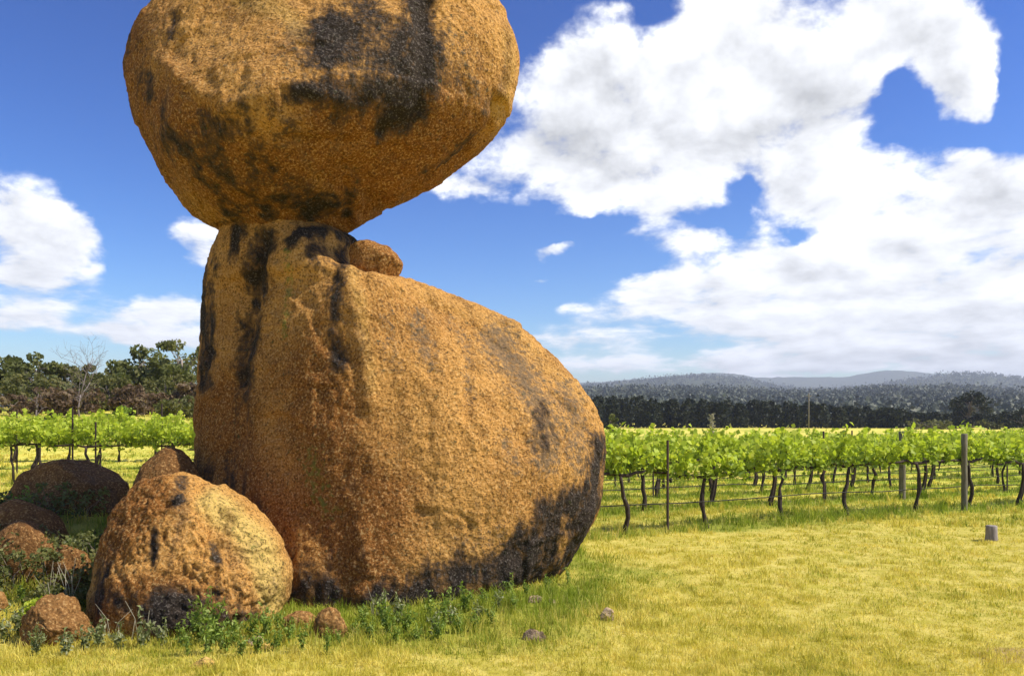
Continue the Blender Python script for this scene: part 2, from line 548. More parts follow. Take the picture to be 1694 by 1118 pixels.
gx = axis(-10, 12, 0.12, -7000, 7000)
gy = axis(4.5, 24, 0.12, -2500, 8000)
X, Y = np.meshgrid(gx, gy)
Z = gz(X, Y)
nx, ny = len(gx), len(gy)
idx = np.arange(nx * ny).reshape(ny, nx)
Q = np.stack([idx[:-1, :-1], idx[:-1, 1:], idx[1:, 1:], idx[1:, :-1]], -1).reshape(-1, 4)
gg, vv = green(X, Y)
soil = np.exp(-((X - 4.3) / .6) ** 2 - ((Y - 6.6) / .3) ** 2)
near = (1 - smooth((np.hypot(X, Y) - 16) / 14))
me = mesh_np('ground', np.stack([X, Y, Z], -1).reshape(-1, 3), [Q], {'green': gg.ravel(), 'soil': soil.ravel(), 'near': near.ravel()}, True)
tag(add('ground', me, M_GROUND), kind='structure')


# ------------------------------------------------------------------ hills and far forest
PXS = np.array([-1500, -400, 300, 700, 985, 1050, 1110, 1165, 1215, 1255, 1335, 1400, 1437, 1475, 1530, 1560, 1600, 1650, 1700, 1850, 2200, 2800, 3600], float)
FAR = np.array([650, 640, 636, 640, 634, 629, 622, 617, 618, 625, 623, 625, 616, 612, 614, 622, 623, 627, 632, 640, 628, 640, 650], float)
MID = np.array([655, 650, 645, 645, 639, 633, 628, 623, 626, 633, 646, 644, 640, 634, 628, 623, 620, 623, 629, 625, 640, 632, 655], float)
LOW = np.array([672, 668, 664, 660, 652, 650, 650, 651, 652, 655, 657, 655, 653, 650, 648, 647, 648, 652, 655, 656, 655, 660, 670], float)


def hill_z(t, yy):
    px = CX + t * F

    def prof(tab):
        k = np.array([0.06, 0.24, 0.40, 0.24, 0.06])
        return sum(w * np.interp(px + d, PXS, tab) for w, d in zip(k, (-24, -12, 0, 12, 24)))
    hf = (HZ - prof(FAR)) / F * 3900
    hm = (HZ - prof(MID)) / F * 2300
    hl = (HZ - prof(LOW)) / F * 1100
    x = t * yy
    base = -3 + 4 * smooth((yy - 230) / 150)
    n = fbm2(x, yy, 1 / 420, 4, 11)
    zl = hl * smooth((yy - 260) / 850) * (1 + 0.10 * n)
    zm = hm * smooth((yy - 1150) / 1150) * (1 + 0.05 * n) * (1 - 0.5 * smooth((yy - 2350) / 700))
    zf = hf * smooth((yy - 2500) / 1400) * (1 + 0.03 * n) * (1 - 0.6 * smooth((yy - 3950) / 900))
    return base + np.maximum(np.maximum(zl, zm), zf)


tt = np.linspace(-1.5, 1.5, 330)
yl = 230 * (4900 / 230) ** np.linspace(0, 1, 200)
T_, Y_ = np.meshgrid(tt, yl)
Zh = hill_z(T_, Y_) + 3.0 * fbm2(T_ * Y_, Y_, 1 / 26, 2, 21) * smooth((Y_ - 260) / 200)
idx = np.arange(T_.size).reshape(T_.shape)
Q = np.stack([idx[:-1, :-1], idx[:-1, 1:], idx[1:, 1:], idx[1:, :-1]], -1).reshape(-1, 4)
m, n = material('wooded_hillside')
co = n.node('ShaderNodeTexCoord').outputs['Object']
cn = n.noise(co, 0.055, 8, 0.75)
cb = n.noise(co, 0.006, 4, 0.6)
col = n.mix(n.step(cn, 0.38, 0.62), (0.025, 0.034, 0.016), (0.105, 0.115, 0.055))
col = n.mix(n.m('MULTIPLY', n.step(cb, 0.55, 0.7), 0.5), col, (0.13, 0.13, 0.06))
M_HILL = finish(m, n, col, 0.95, cn, 1.0, 6.0, spec=0.05)
me = mesh_np('hills', np.stack([T_ * Y_, Y_, Zh], -1).reshape(-1, 3), [Q], None, True)
tag(add('hills', me, M_HILL), kind='structure')

# canopy of the woods on the lower slopes: one far-off mass of crowns
ico_t = (1 + 5 ** .5) / 2
IV = np.array([(-1, ico_t, 0), (1, ico_t, 0), (-1, -ico_t, 0), (1, -ico_t, 0), (0, -1, ico_t), (0, 1, ico_t), (0, -1, -ico_t), (0, 1, -ico_t),
               (ico_t, 0, -1), (ico_t, 0, 1), (-ico_t, 0, -1), (-ico_t, 0, 1)], float)
IV /= np.linalg.norm(IV[0])
IF = [(0, 11, 5), (0, 5, 1), (0, 1, 7), (0, 7, 10), (0, 10, 11), (1, 5, 9), (5, 11, 4), (11, 10, 2), (10, 7, 6), (7, 1, 8), (3, 9, 4), (3, 4, 2),
      (3, 2, 6), (3, 6, 8), (3, 8, 9), (4, 9, 5), (2, 4, 11), (6, 2, 10), (8, 6, 7), (9, 8, 1)]


def ico(level):
    V, Fc = [tuple(v) for v in IV], list(IF)
    for _ in range(level):
        cache, out = {}, []

        def mid(a, b):
            k = (min(a, b), max(a, b))
            if k not in cache:
                v = np.array(V[a]) + np.array(V[b])
                V.append(tuple(v / np.linalg.norm(v)))
                cache[k] = len(V) - 1
            return cache[k]
        for a, b, c in Fc:
            ab, bc, ca = mid(a, b), mid(b, c), mid(c, a)
            out += [(a, ab, ca), (b, bc, ab), (c, ca, bc), (ab, bc, ca)]
        Fc = out
    return np.array(V), np.array(Fc)


NC = 24000
q = rng.uniform(0, 1, NC)
cy = 270 * (2400 / 270) ** q
ct = rng.uniform(-0.75, 0.85, NC)
ch = hill_z(ct, cy)
rad = rng.uniform(1.6, 3.4, NC) * (1 + cy / 1500)
K = 14
off = rng.normal(size=(NC, K, 3)) * 0.55
off[:, :, 2] = np.abs(off[:, :, 2]) * 1.1 + 0.3
pts = np.stack([ct * cy, cy, ch], -1)[:, None, :] + off * rad[:, None, None]
forest = Geo()
forest.leaves(pts.reshape(-1, 3), np.repeat(rad * 0.62, K), rng, up=0.2, aspect=.8, rnd=np.clip(np.repeat(rng.uniform(0, .7, NC), K) + rng.uniform(0, .3, NC * K), 0, 1))
me = forest.mesh('far_forest')
M_FAR = leaf_material('far_canopy', (0.045, 0.055, 0.027), (0.068, 0.078, 0.038), (0.092, 0.098, 0.050), trans_fac=False)
tag(add('far_forest', me, M_FAR), 'grey-green woodland covering the lower slopes of the hills', 'woodland', kind='stuff')


# ------------------------------------------------------------------ the rocks
def hermite(zk, vk, z):
    """smooth interpolation of keyed rows (C1, finite-difference tangents)"""
    zk, vk = np.asarray(zk, float), np.asarray(vk, float)
    mk = np.gradient(vk, zk, axis=0)
    i = np.clip(np.searchsorted(zk, z) - 1, 0, len(zk) - 2)
    h = zk[i + 1] - zk[i]
    t = np.clip((z - zk[i]) / h, 0, 1)
    shp = (-1,) + (1,) * (vk.ndim - 1)
    t, h = t.reshape(shp), h.reshape(shp)
    return ((2 * t ** 3 - 3 * t ** 2 + 1) * vk[i] + (t ** 3 - 2 * t ** 2 + t) * h * mk[i] + (-2 * t ** 3 + 3 * t ** 2) * vk[i + 1] + (t ** 3 - t ** 2) * h * mk[i + 1])


def loft_mesh(name, ysil, left, right, keys, nz, voxel, seg=150):
    """left / right: (pixel y, pixel x) outline read at depth ysil; keys: z -> nine (u, y) plan points"""
    zs = lambda py: H - (np.asarray(py, float) - HZ) / F * ysil
    l = np.array(left, float); r = np.array(right, float)
    zl, xl = zs(l[:, 0])[::-1], ((l[:, 1] - CX) / F * ysil)[::-1]
    zr, xr = zs(r[:, 0])[::-1], ((r[:, 1] - CX) / F * ysil)[::-1]
    zmin, zmax = max(zl[0], zr[0]), min(zl[-1], zr[-1])
    z = np.linspace(zmin, zmax, nz)
    XL, XR = hermite(zl, xl, z), hermite(zr, xr, z)
    kz = sorted(keys)
    plan = hermite(kz, np.array([keys[k] for k in kz]), np.clip(z, kz[0], kz[-1]))      # nz,9,2
    cx = XL[:, None] + plan[:, :, 0] * (XR - XL)[:, None]
    cp = np.stack([cx, plan[:, :, 1]], -1)
    k = cp.shape[1]
    s = np.arange(seg) / seg * k
    i = s.astype(int); t = (s - i)[None, :, None]
    p0, p1, p2, p3 = (cp[:, (i + d) % k] for d in (-1, 0, 1, 2))
    ring = 0.5 * ((2 * p1) + (-p0 + p2) * t + (2 * p0 - 5 * p1 + 4 * p2 - p3) * t * t + (-p0 + 3 * p1 - 3 * p2 + p3) * t ** 3)
    V = np.concatenate([ring, np.broadcast_to(z[:, None, None], ring.shape[:2] + (1,))], -1).reshape(-1, 3)
    a = np.arange(nz - 1)[:, None] * seg; b = np.arange(seg)[None]; c = (b + 1) % seg
    Q = np.stack([a + b, a + c, a + seg + c, a + seg + b], -1).reshape(-1, 4)
    V = np.concatenate([V, [ring[0].mean(0).tolist() + [z[0]]], [ring[-1].mean(0).tolist() + [z[-1] + 0.03]]])
    nb = nz * seg
    T = [[nb, (q + 1) % seg, q] for q in range(seg)] + [[nb + 1, (nz - 1) * seg + q, (nz - 1) * seg + (q + 1) % seg] for q in range(seg)]
    me = mesh_np(name, V, [Q, np.array(T)])
    return remesh(me, voxel)


def remesh(me, voxel):
    o = bpy.data.objects.new('tmp', me)
    COL.objects.link(o)
    md = o.modifiers.new('r', 'REMESH'); md.mode = 'VOXEL'; md.voxel_size = voxel
    sm = o.modifiers.new('s', 'SMOOTH'); sm.factor = 0.5; sm.iterations = 6
    dg = bpy.context.evaluated_depsgraph_get()
    out = bpy.data.meshes.new_from_object(o.evaluated_get(dg))
    bpy.data.objects.remove(o)
    bpy.data.meshes.remove(me)
    return out


def read(me):
    n = len(me.vertices)
    v = np.empty(n * 3, np.float32); me.vertices.foreach_get('co', v)
    nn = np.empty(n * 3, np.float32); me.vertex_normals.foreach_get('vector', nn)
    return v.reshape(-1, 3).astype(float), nn.reshape(-1, 3).astype(float)


class Marks:
    """natural marks and painted shade on a rock face, placed where the photograph shows them on the visible side"""
    def __init__(self, v, n):
        d = v - np.array([0, 0, H])
        self.px = CX + d[:, 0] / d[:, 1] * F
        self.py = HZ - d[:, 2] / d[:, 1] * F
        self.face = smooth(((-(n * d).sum(1) / np.linalg.norm(d, axis=1)) + 0.35) / 0.4)

    def line(self, pts, w):
        pts = np.array(pts, float)
        if len(pts) == 1:
            pts = np.concatenate([pts, pts + 0.01])
        best = np.full(len(self.px), 1e9)
        for a, b in zip(pts[:-1], pts[1:]):
            ab = b - a
            t = np.clip(((self.px - a[0]) * ab[0] + (self.py - a[1]) * ab[1]) / (ab @ ab + 1e-9), 0, 1)
            best = np.minimum(best, np.hypot(self.px - a[0] - t * ab[0], self.py - a[1] - t * ab[1]))
        return np.exp(-(best / w) ** 2) * self.face

    def sum(self, items):
        r = np.zeros(len(self.px))
        for it in items:
            r = np.maximum(r, self.line(it[0], it[1]) * (it[2] if len(it) > 2 else 1.0))
        return r


def rock_relief(v, n, seed, amps=(0.10, 0.05, 0.022, 0.013), pits=0.015):
    a0, a1, a2, a3 = amps
    d = a0 * fbm(v * 0.55, 2, seed) + a1 * fbm(v * 1.6, 2, seed + 3) + a2 * fbm(v * 5.0, 2, seed + 5) + a3 * fbm(v * 12.0, 2, seed + 9, 0.8)
    d = d - pits * (np.clip(vnoise(v * np.array([9.0, 9.0, 4.0]), seed + 31) - 0.3, 0, 1) * 2 + np.clip(vnoise(v * np.array([17.0, 17.0, 9.0]), seed + 37) - 0.1, 0, 1))
    for k, sc_ in ((51, 0.8), (57, 1.5)):      # thin sheets that have flaked off, each leaving a low step
        f_ = fbm(v * sc_, 3, seed + k)
        d = d + 0.030 * smooth((f_ - 0.10) / 0.07) / (1 + (sc_ > 1))
    return d


def set_rock(me, v, attrs):
    me.vertices.foreach_set('co', v.astype(np.float32).ravel())
    for k, a in attrs.items():
        at = me.attributes.new(k, 'FLOAT', 'POINT')
        at.data.foreach_set('value', a.astype(np.float32))
    me.polygons.foreach_set('use_smooth', np.ones(len(me.polygons), bool))
    me.update()


def place_rock(name, me, mat, label, cat='boulder', group=None):
    """origin at the foot of the rock"""
    v, _ = read(me)
    base = np.array([v[:, 0].mean(), v[:, 1].mean(), v[:, 2].min()])
    me.vertices.foreach_set('co', (v - base).astype(np.float32).ravel())
    me.update()
    return tag(add(name, me, mat, loc=base), label, cat, group)


# --- the great standing rock
L_SIL = [(360, 372), (385, 363), (400, 358), (450, 347), (500, 339), (550, 333), (600, 331), (650, 327), (700, 322), (750, 321), (800, 322),
         (850, 328), (900, 338), (950, 350), (1010, 372)]
R_SIL = [(360, 540), (385, 560), (400, 578), (425, 584), (450, 592), (466, 616), (478, 680), (492, 738), (510, 788), (540, 850), (580, 905), (620, 945),
         (660, 974), (700, 992), (750, 999), (790, 995), (830, 985), (880, 958), (920, 932), (960, 898), (1010, 840)]
KEYS = {  # L, LF, ridge, FR1, FR2, R, BR, B, BL
    -0.50: [(0, 10.2), (.20, 8.85), (.50, 8.25), (.70, 8.40), (.90, 9.3), (1, 10.2), (.85, 11.4), (.5, 11.9), (.15, 11.4)],
    0.10: [(0, 10.2), (.19, 8.85), (.49, 8.22), (.70, 8.36), (.91, 9.2), (1, 10.2), (.86, 11.6), (.5, 12.2), (.13, 11.7)],
    0.90: [(0, 10.3), (.18, 9.08), (.465, 8.36), (.70, 8.46), (.92, 9.2), (1, 10.2), (.86, 11.8), (.5, 12.4), (.12, 11.8)],
    1.70: [(0, 10.3), (.18, 9.20), (.455, 8.46), (.70, 8.62), (.91, 9.32), (1, 10.2), (.86, 11.8), (.5, 12.4), (.12, 11.8)],
    2.60: [(0, 10.3), (.18, 9.35), (.475, 8.68), (.72, 8.98), (.91, 9.65), (1, 10.2), (.86, 11.4), (.5, 12.0), (.12, 11.5)],
    3.30: [(0, 10.3), (.21, 9.50), (.59, 8.88), (.77, 9.30), (.93, 9.8), (1, 10.2), (.87, 11.0), (.5, 11.6), (.12, 11.2)],
    3.72: [(0, 10.3), (.26, 9.55), (.80, 9.08), (.93, 9.45), (.985, 9.9), (1, 10.2), (.90, 10.8), (.5, 11.3), (.12, 11.0)],
    4.30: [(0, 10.3), (.20, 9.75), (.62, 9.42), (.87, 9.58), (.97, 9.85), (1, 10.2), (.90, 10.8), (.5, 11.1), (.12, 10.8)],
    4.55: [(0, 10.3), (.20, 9.85), (.60, 9.60), (.85, 9.70), (.97, 9.9), (1, 10.2), (.90, 10.7), (.5, 11.0), (.12, 10.8)]}
me = loft_mesh('standing_rock', 10.2, L_SIL, R_SIL, KEYS, 220, 0.026)
v, n = read(me)
mk = Marks(v, n)
d = rock_relief(v, n, 1, (0.05, 0.030, 0.010, 0.008), 0.015)
d -= 0.13 * mk.line([(432, 395), (418, 470), (404, 560), (396, 630)], 13)
d -= 0.04 * mk.line([(396, 630), (380, 760)], 22)
d += 0.06 * mk.line([(490, 405), (505, 392), (545, 390), (580, 408)], 14)
d -= 0.05 * mk.line([(600, 420), (600, 470)], 12)
d += 0.05 * mk.line([(585, 470), (600, 560), (612, 660)], 18)
d -= 0.04 * mk.line([(640, 560), (650, 700), (690, 800)], 45)
d -= 0.05 * mk.line([(935, 800), (905, 880), (880, 970)], 18)
d -= 0.03 * mk.line([(775, 560), (770, 690)], 9)
d += 0.05 * mk.line([(600, 880), (615, 1000)], 22)
v2 = v + n * d[:, None]
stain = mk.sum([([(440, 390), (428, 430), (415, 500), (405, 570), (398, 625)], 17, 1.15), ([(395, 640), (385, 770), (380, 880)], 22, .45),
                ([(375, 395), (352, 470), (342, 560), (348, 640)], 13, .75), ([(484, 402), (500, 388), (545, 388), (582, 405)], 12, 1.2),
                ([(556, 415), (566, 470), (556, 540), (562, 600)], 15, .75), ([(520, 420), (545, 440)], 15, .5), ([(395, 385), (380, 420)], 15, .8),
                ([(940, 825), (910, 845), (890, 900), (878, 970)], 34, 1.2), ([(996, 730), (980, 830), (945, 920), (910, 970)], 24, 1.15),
                ([(740, 955), (800, 945), (890, 935)], 34, 1.1), ([(640, 995), (740, 985), (840, 985)], 28, 1.0), ([(470, 960), (540, 990), (600, 1005)], 36, .75),  # stains, with the black shade along the foot painted in
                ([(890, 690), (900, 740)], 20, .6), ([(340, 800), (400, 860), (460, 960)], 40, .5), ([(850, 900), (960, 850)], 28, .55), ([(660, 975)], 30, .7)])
lich = mk.sum([([(690, 530), (712, 600)], 22, .65), ([(745, 530), (775, 560), (775, 660)], 13, .6), ([(820, 560), (870, 630), (900, 700), (900, 760)], 34, .95),
               ([(930, 650), (960, 760)], 36, .75), ([(640, 520), (650, 600)], 20, .45), ([(830, 720), (850, 780)], 18, .55), ([(760, 900), (860, 880)], 26, .5)])
rust = mk.sum([([(520, 620), (560, 800), (600, 980)], 90, .8), ([(380, 700), (430, 900)], 80, .6)])  # red-brown patina, with the dark of the shaded left face painted in
moss = mk.sum([([(478, 420), (484, 470), (472, 560)], 8, .8), ([(512, 745), (520, 800), (540, 840)], 24, .75), ([(500, 470)], 12, .5), ([(370, 690)], 20, .3)])
pale = mk.sum([([(582, 440), (600, 520), (615, 640)], 18, .38), ([(700, 490), (850, 550), (960, 660)], 26, .3)])
set_rock(me, v2, {'stain': stain, 'lichen': lich, 'rust': rust, 'moss': moss, 'pale': pale})
place_rock('standing_boulder', me, M_ROCK, 'huge ochre granite boulder with a narrow neck and swollen right flank')

# --- the balanced boulder on its neck
L_SIL = [(-75, 440), (-62, 350), (-40, 292), (0, 244), (30, 220), (60, 208), (100, 203), (150, 208), (200, 222), (250, 243), (290, 262), (320, 283), (345, 308),
         (365, 338), (380, 368), (392, 405)]
R_SIL = [(-75, 600), (-62, 690), (-40, 742), (0, 797), (30, 826), (60, 843), (100, 852), (150, 848), (180, 838), (220, 815), (250, 785), (280, 745), (310, 700), (340, 642),
         (365, 590), (380, 555), (392, 505)]
KEYS = {
    4.25: [(0, 10.2), (.20, 9.8), (.5, 9.6), (.75, 9.75), (.92, 9.95), (1, 10.2), (.85, 10.4), (.5, 10.5), (.15, 10.4)],
    4.45: [(0, 10.1), (.20, 9.4), (.5, 9.15), (.72, 9.3), (.92, 9.70), (1, 10.0), (.86, 10.4), (.5, 10.6), (.13, 10.4)],
    4.75: [(0, 10.2), (.19, 9.05), (.46, 8.60), (.72, 8.85), (.92, 9.45), (1, 9.95), (.86, 10.5), (.5, 10.8), (.12, 10.5)],
    5.10: [(0, 10.2), (.17, 8.85), (.44, 8.25), (.72, 8.50), (.93, 9.20), (1, 9.95), (.86, 10.8), (.5, 11.3), (.12, 10.8)],
    5.45: [(0, 10.2), (.16, 8.85), (.42, 8.20), (.72, 8.40), (.94, 9.15), (1, 10.0), (.87, 11.1), (.5, 11.7), (.12, 11.1)],
    6.00: [(0, 10.2), (.15, 9.05), (.42, 8.48), (.72, 8.52), (.94, 9.15), (1, 10.0), (.88, 11.6), (.5, 12.2), (.12, 11.5)],
    6.60: [(0, 10.2), (.15, 9.25), (.43, 8.80), (.72, 8.78), (.93, 9.25), (1, 10.0), (.88, 11.5), (.5, 12.1), (.12, 11.4)],
    7.20: [(0, 10.2), (.16, 9.50), (.45, 9.15), (.72, 9.15), (.93, 9.5), (1, 10.0), (.88, 11.2), (.5, 11.7), (.12, 11.2)],
    7.80: [(0, 10.2), (.18, 9.80), (.48, 9.65), (.72, 9.65), (.93, 9.8), (1, 10.1), (.88, 10.7), (.5, 10.9), (.12, 10.7)]}
me = loft_mesh('balanced_rock', 10.0, L_SIL, R_SIL, KEYS, 200, 0.026)
v, n = read(me)
mk = Marks(v, n)
d = rock_relief(v, n, 41, (0.05, 0.032, 0.010, 0.008), 0.014)
d -= 0.09 * mk.line([(822, 170), (806, 215), (760, 262), (690, 305), (600, 352)], 7)
d += 0.05 * mk.line([(800, 190), (740, 250), (640, 310)], 16)
d += 0.05 * mk.line([(268, 100), (310, 140), (375, 180), (470, 140), (560, 165)], 16)
d -= 0.05 * mk.line([(700, 20), (705, 110), (690, 180)], 14)
d -= 0.04 * mk.line([(480, 225), (580, 235), (680, 200)], 10)
d -= 0.03 * mk.line([(570, 300), (575, 360)], 8)
v2 = v + n * d[:, None]
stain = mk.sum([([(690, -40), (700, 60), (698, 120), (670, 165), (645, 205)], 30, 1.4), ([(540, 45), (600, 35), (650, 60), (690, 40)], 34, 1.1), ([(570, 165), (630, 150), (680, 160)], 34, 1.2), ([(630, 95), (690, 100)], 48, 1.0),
                ([(300, 240), (400, 300), (470, 340)], 45, .62), ([(310, 200), (450, 230)], 30, .5), ([(540, 340), (480, 360)], 22, .8),  # dark weathering, with lower-left and underside shade painted in
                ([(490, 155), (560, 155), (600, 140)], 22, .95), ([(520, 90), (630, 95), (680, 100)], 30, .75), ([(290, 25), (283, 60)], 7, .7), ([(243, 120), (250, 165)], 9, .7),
                ([(270, 170), (278, 215)], 9, .6), ([(770, 130), (790, 170)], 18, .5), ([(375, 372), (420, 378), (470, 375)], 12, .8), ([(420, 270), (440, 320), (400, 350)], 40, .42),  # includes painted shade on the underside along the neck contact
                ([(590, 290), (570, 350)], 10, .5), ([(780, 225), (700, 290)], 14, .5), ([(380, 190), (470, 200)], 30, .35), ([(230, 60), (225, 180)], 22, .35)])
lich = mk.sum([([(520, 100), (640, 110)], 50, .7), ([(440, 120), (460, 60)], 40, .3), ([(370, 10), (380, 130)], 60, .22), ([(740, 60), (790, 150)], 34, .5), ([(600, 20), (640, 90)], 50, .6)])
rust = mk.sum([([(260, 220), (400, 300), (600, 320), (720, 250)], 90, .9), ([(215, 60), (220, 180)], 40, .7), ([(560, 200), (660, 230)], 60, .7)])  # red-brown patina, with shade of the lower half painted in
pale = mk.sum([([(400, 5), (470, 20), (500, 60)], 26, .45), ([(835, 60), (845, 120), (820, 190)], 16, .4), ([(520, 290), (545, 330)], 22, .3)])
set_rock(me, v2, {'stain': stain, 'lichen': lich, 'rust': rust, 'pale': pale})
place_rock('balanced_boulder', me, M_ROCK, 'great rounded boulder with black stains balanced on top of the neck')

# --- the pitted boulder in front
L_SIL = [(788, 272), (794, 250), (806, 224), (826, 200), (850, 182), (880, 170), (920, 160), (960, 153), (1000, 150), (1040, 155), (1075, 175)]
R_SIL = [(788, 296), (794, 312), (806, 338), (826, 374), (850, 404), (880, 430), (920, 456), (960, 468), (1000, 466), (1040, 448), (1075, 420)]
KEYS = {
    -0.25: [(0, 8.1), (.2, 7.55), (.45, 7.35), (.7, 7.4), (.9, 7.7), (1, 8.1), (.85, 8.7), (.5, 8.9), (.15, 8.7)],
    0.05: [(0, 8.1), (.2, 7.45), (.45, 7.22), (.7, 7.28), (.9, 7.6), (1, 8.1), (.85, 8.8), (.5, 9.0), (.15, 8.8)],
    0.45: [(0, 8.1), (.2, 7.48), (.45, 7.26), (.7, 7.32), (.91, 7.6), (1, 8.1), (.85, 8.8), (.5, 9.0), (.15, 8.8)],
    0.85: [(0, 8.1), (.2, 7.62), (.46, 7.45), (.7, 7.50), (.91, 7.75), (1, 8.1), (.85, 8.6), (.5, 8.8), (.15, 8.6)],
    1.20: [(0, 8.1), (.2, 7.80), (.48, 7.70), (.7, 7.72), (.91, 7.9), (1, 8.1), (.85, 8.4), (.5, 8.5), (.15, 8.4)],
    1.50: [(0, 8.1), (.2, 8.0), (.48, 7.95), (.7, 7.97), (.91, 8.0), (1, 8.1), (.85, 8.2), (.5, 8.3), (.15, 8.2)]}
me = loft_mesh('pitted_rock', 8.0, L_SIL, R_SIL, KEYS, 140, 0.016)
v, n = read(me)
mk = Marks(v, n)
d = rock_relief(v, n, 71, (0.03, 0.03, 0.018, 0.010), 0.012)
rough = mk.sum([([(230, 900), (200, 950)], 28, .8), ([(270, 860), (330, 900), (340, 960), (400, 1000)], 62, 1.0), ([(320, 840), (360, 900)], 30, .8), ([(300, 950), (360, 960)], 50, .8)])
wv = v + 0.05 * np.stack([vnoise(v * 7, 91), vnoise(v * 7, 92), vnoise(v * 7, 93)], 1)
d -= rough * (0.055 * np.clip(fbm(wv * np.array([9, 9, 6.0]), 3, 81, .7) + 0.1, 0, 1) + 0.030 * np.clip(vnoise(wv * 27, 83), 0, 1) + 0.01)
d += 0.03 * mk.line([(300, 830), (370, 850), (430, 910)], 12)
d -= 0.03 * mk.line([(250, 880), (245, 930)], 8)
v2 = v + n * d[:, None]
stain = mk.sum([([(230, 1000), (300, 1000), (350, 985)], 26, .6), ([(190, 990), (260, 1020), (400, 1030)], 24, .7), ([(300, 800), (296, 826)], 12, .6), ([(350, 905), (360, 930)], 10, .5),
                ([(255, 880), (250, 930)], 8, .6), ([(160, 950), (180, 1010)], 24, .5)])
rust = mk.sum([([(180, 900), (250, 820)], 50, .9), ([(200, 990), (330, 1010)], 50, .8)])
pale = mk.sum([([(345, 835), (400, 880), (440, 940), (450, 1000)], 26, 1.0)])
moss = mk.sum([([(380, 860), (420, 920)], 18, .35)])
set_rock(me, v2, {'stain': stain, 'rust': rust, 'pale': pale, 'moss': moss})
place_rock('pitted_boulder', me, M_ROCK, 'dome-shaped boulder with a pitted face and yellow sunlit flank beside the rock foot')


# --- smaller boulders and stones: angular lumps cut from noise
V4, F4 = ico(4)
V3, F3 = ico(3)


def lump(name, centre, radii, mat, label, cat, seed, rz=0.0, tilt=0.0, cuts=5, rough=0.05, level=4, group=None, attrs=None, sink=0.0):
    r = np.random.default_rng(seed)
    V, Fc = (V4, F4) if level == 4 else (V3, F3)
    p = V.copy()
    for _ in range(cuts):
        nrm = r.normal(size=3); nrm /= np.linalg.norm(nrm)
        off = r.uniform(0.62, 0.88)
        s = np.maximum(p @ nrm - off, 0)
        p = p - 0.85 * s[:, None] * nrm
    p = p * (1 + 0.10 * fbm(V * 1.3 + seed, 2, seed) + rough * fbm(V * 4.0 + seed, 3, seed + 1) + rough * .5 * fbm(V * 11.0, 2, seed + 2))[:, None]
    ct, st_ = math.cos(tilt), math.sin(tilt)
    p = p * np.array(radii)
    p = np.stack([p[:, 0] * ct - p[:, 2] * st_, p[:, 1], p[:, 0] * st_ + p[:, 2] * ct], 1)
    c, s = math.cos(rz), math.sin(rz)
    p = np.stack([p[:, 0] * c - p[:, 1] * s, p[:, 0] * s + p[:, 1] * c, p[:, 2]], 1)
    base = p[:, 2].min()
    p[:, 2] -= base
    at = {k: np.full(len(p), a) for k, a in (attrs or {}).items()}
    me = mesh_np(name, p, [Fc], at, True)
    return tag(add(name, me, mat, loc=(centre[0], centre[1], centre[2] + base - sink)), label, cat, group)


def lump_px(name, x0, x1, ytop, ybot, depth, mat, label, cat, seed, dy=0.8, **kw):
    """a stone whose outline spans these photo pixels at the given depth"""
    a, b = P(x0, ytop, depth), P(x1, ybot, depth)
    rx, rz_ = (b[0] - a[0]) / 2, (a[2] - b[2]) / 2
    return lump(name, ((a[0] + b[0]) / 2, depth, (a[2] + b[2]) / 2), (rx * 1.06, rx * dy, rz_ * 1.06), mat, label, cat, seed, **kw)


def outline_stone(name, outline, depth, thick, mat, label, cat, seed, attrs=None, rough=.03):
    '''a stone whose front outline follows the photographed one; thick = half depth in metres'''
    o = np.array([P(x, y, depth) for x, y in outline])[:, [0, 2]]
    c = o.mean(0)
    q = o - c
    ang_ = np.arctan2(q[:, 1], q[:, 0])
    k = np.argsort(ang_)
    rad_ = np.hypot(q[:, 0], q[:, 1])[k]
    ang_ = ang_[k]
    a = np.arctan2(V4[:, 2], V4[:, 0])
    rr = np.interp(a, np.r_[ang_[-1] - 2 * np.pi, ang_, ang_[0] + 2 * np.pi], np.r_[rad_[-1], rad_, rad_[0]])
    flat = np.hypot(V4[:, 0], V4[:, 2]) ** 0.4
    ycap = np.sign(V4[:, 1]) * np.abs(V4[:, 1]) ** 0.8
    p = np.stack([np.cos(a) * rr * flat, ycap * thick, np.sin(a) * rr * flat], 1)
    ext = np.abs(p).max(0)
    for nrm, off in (((.3, -.5, .8), .62), ((-.5, -.8, .25), .66), ((.65, -.6, -.45), .72), ((.8, -.2, .5), .74), ((-.1, -.95, -.3), .8)):
        nrm = np.array(nrm) / np.linalg.norm(nrm)
        sft = np.maximum((p / ext) @ nrm - off, 0)
        p = p - 0.8 * sft[:, None] * nrm * ext
    p *= (1 + rough * fbm(V4 * 3.0 + seed, 3, seed) + rough * .6 * fbm(V4 * 9.0, 2, seed + 2))[:, None]
    base = p[:, 2].min()
    p[:, 2] -= base
    me = mesh_np(name, p, [F4], {k2: np.full(len(p), a2) for k2, a2 in (attrs or {}).items()}, True)
    return tag(add(name, me, mat, loc=(c[0], depth, c[1] + base)), label, cat)


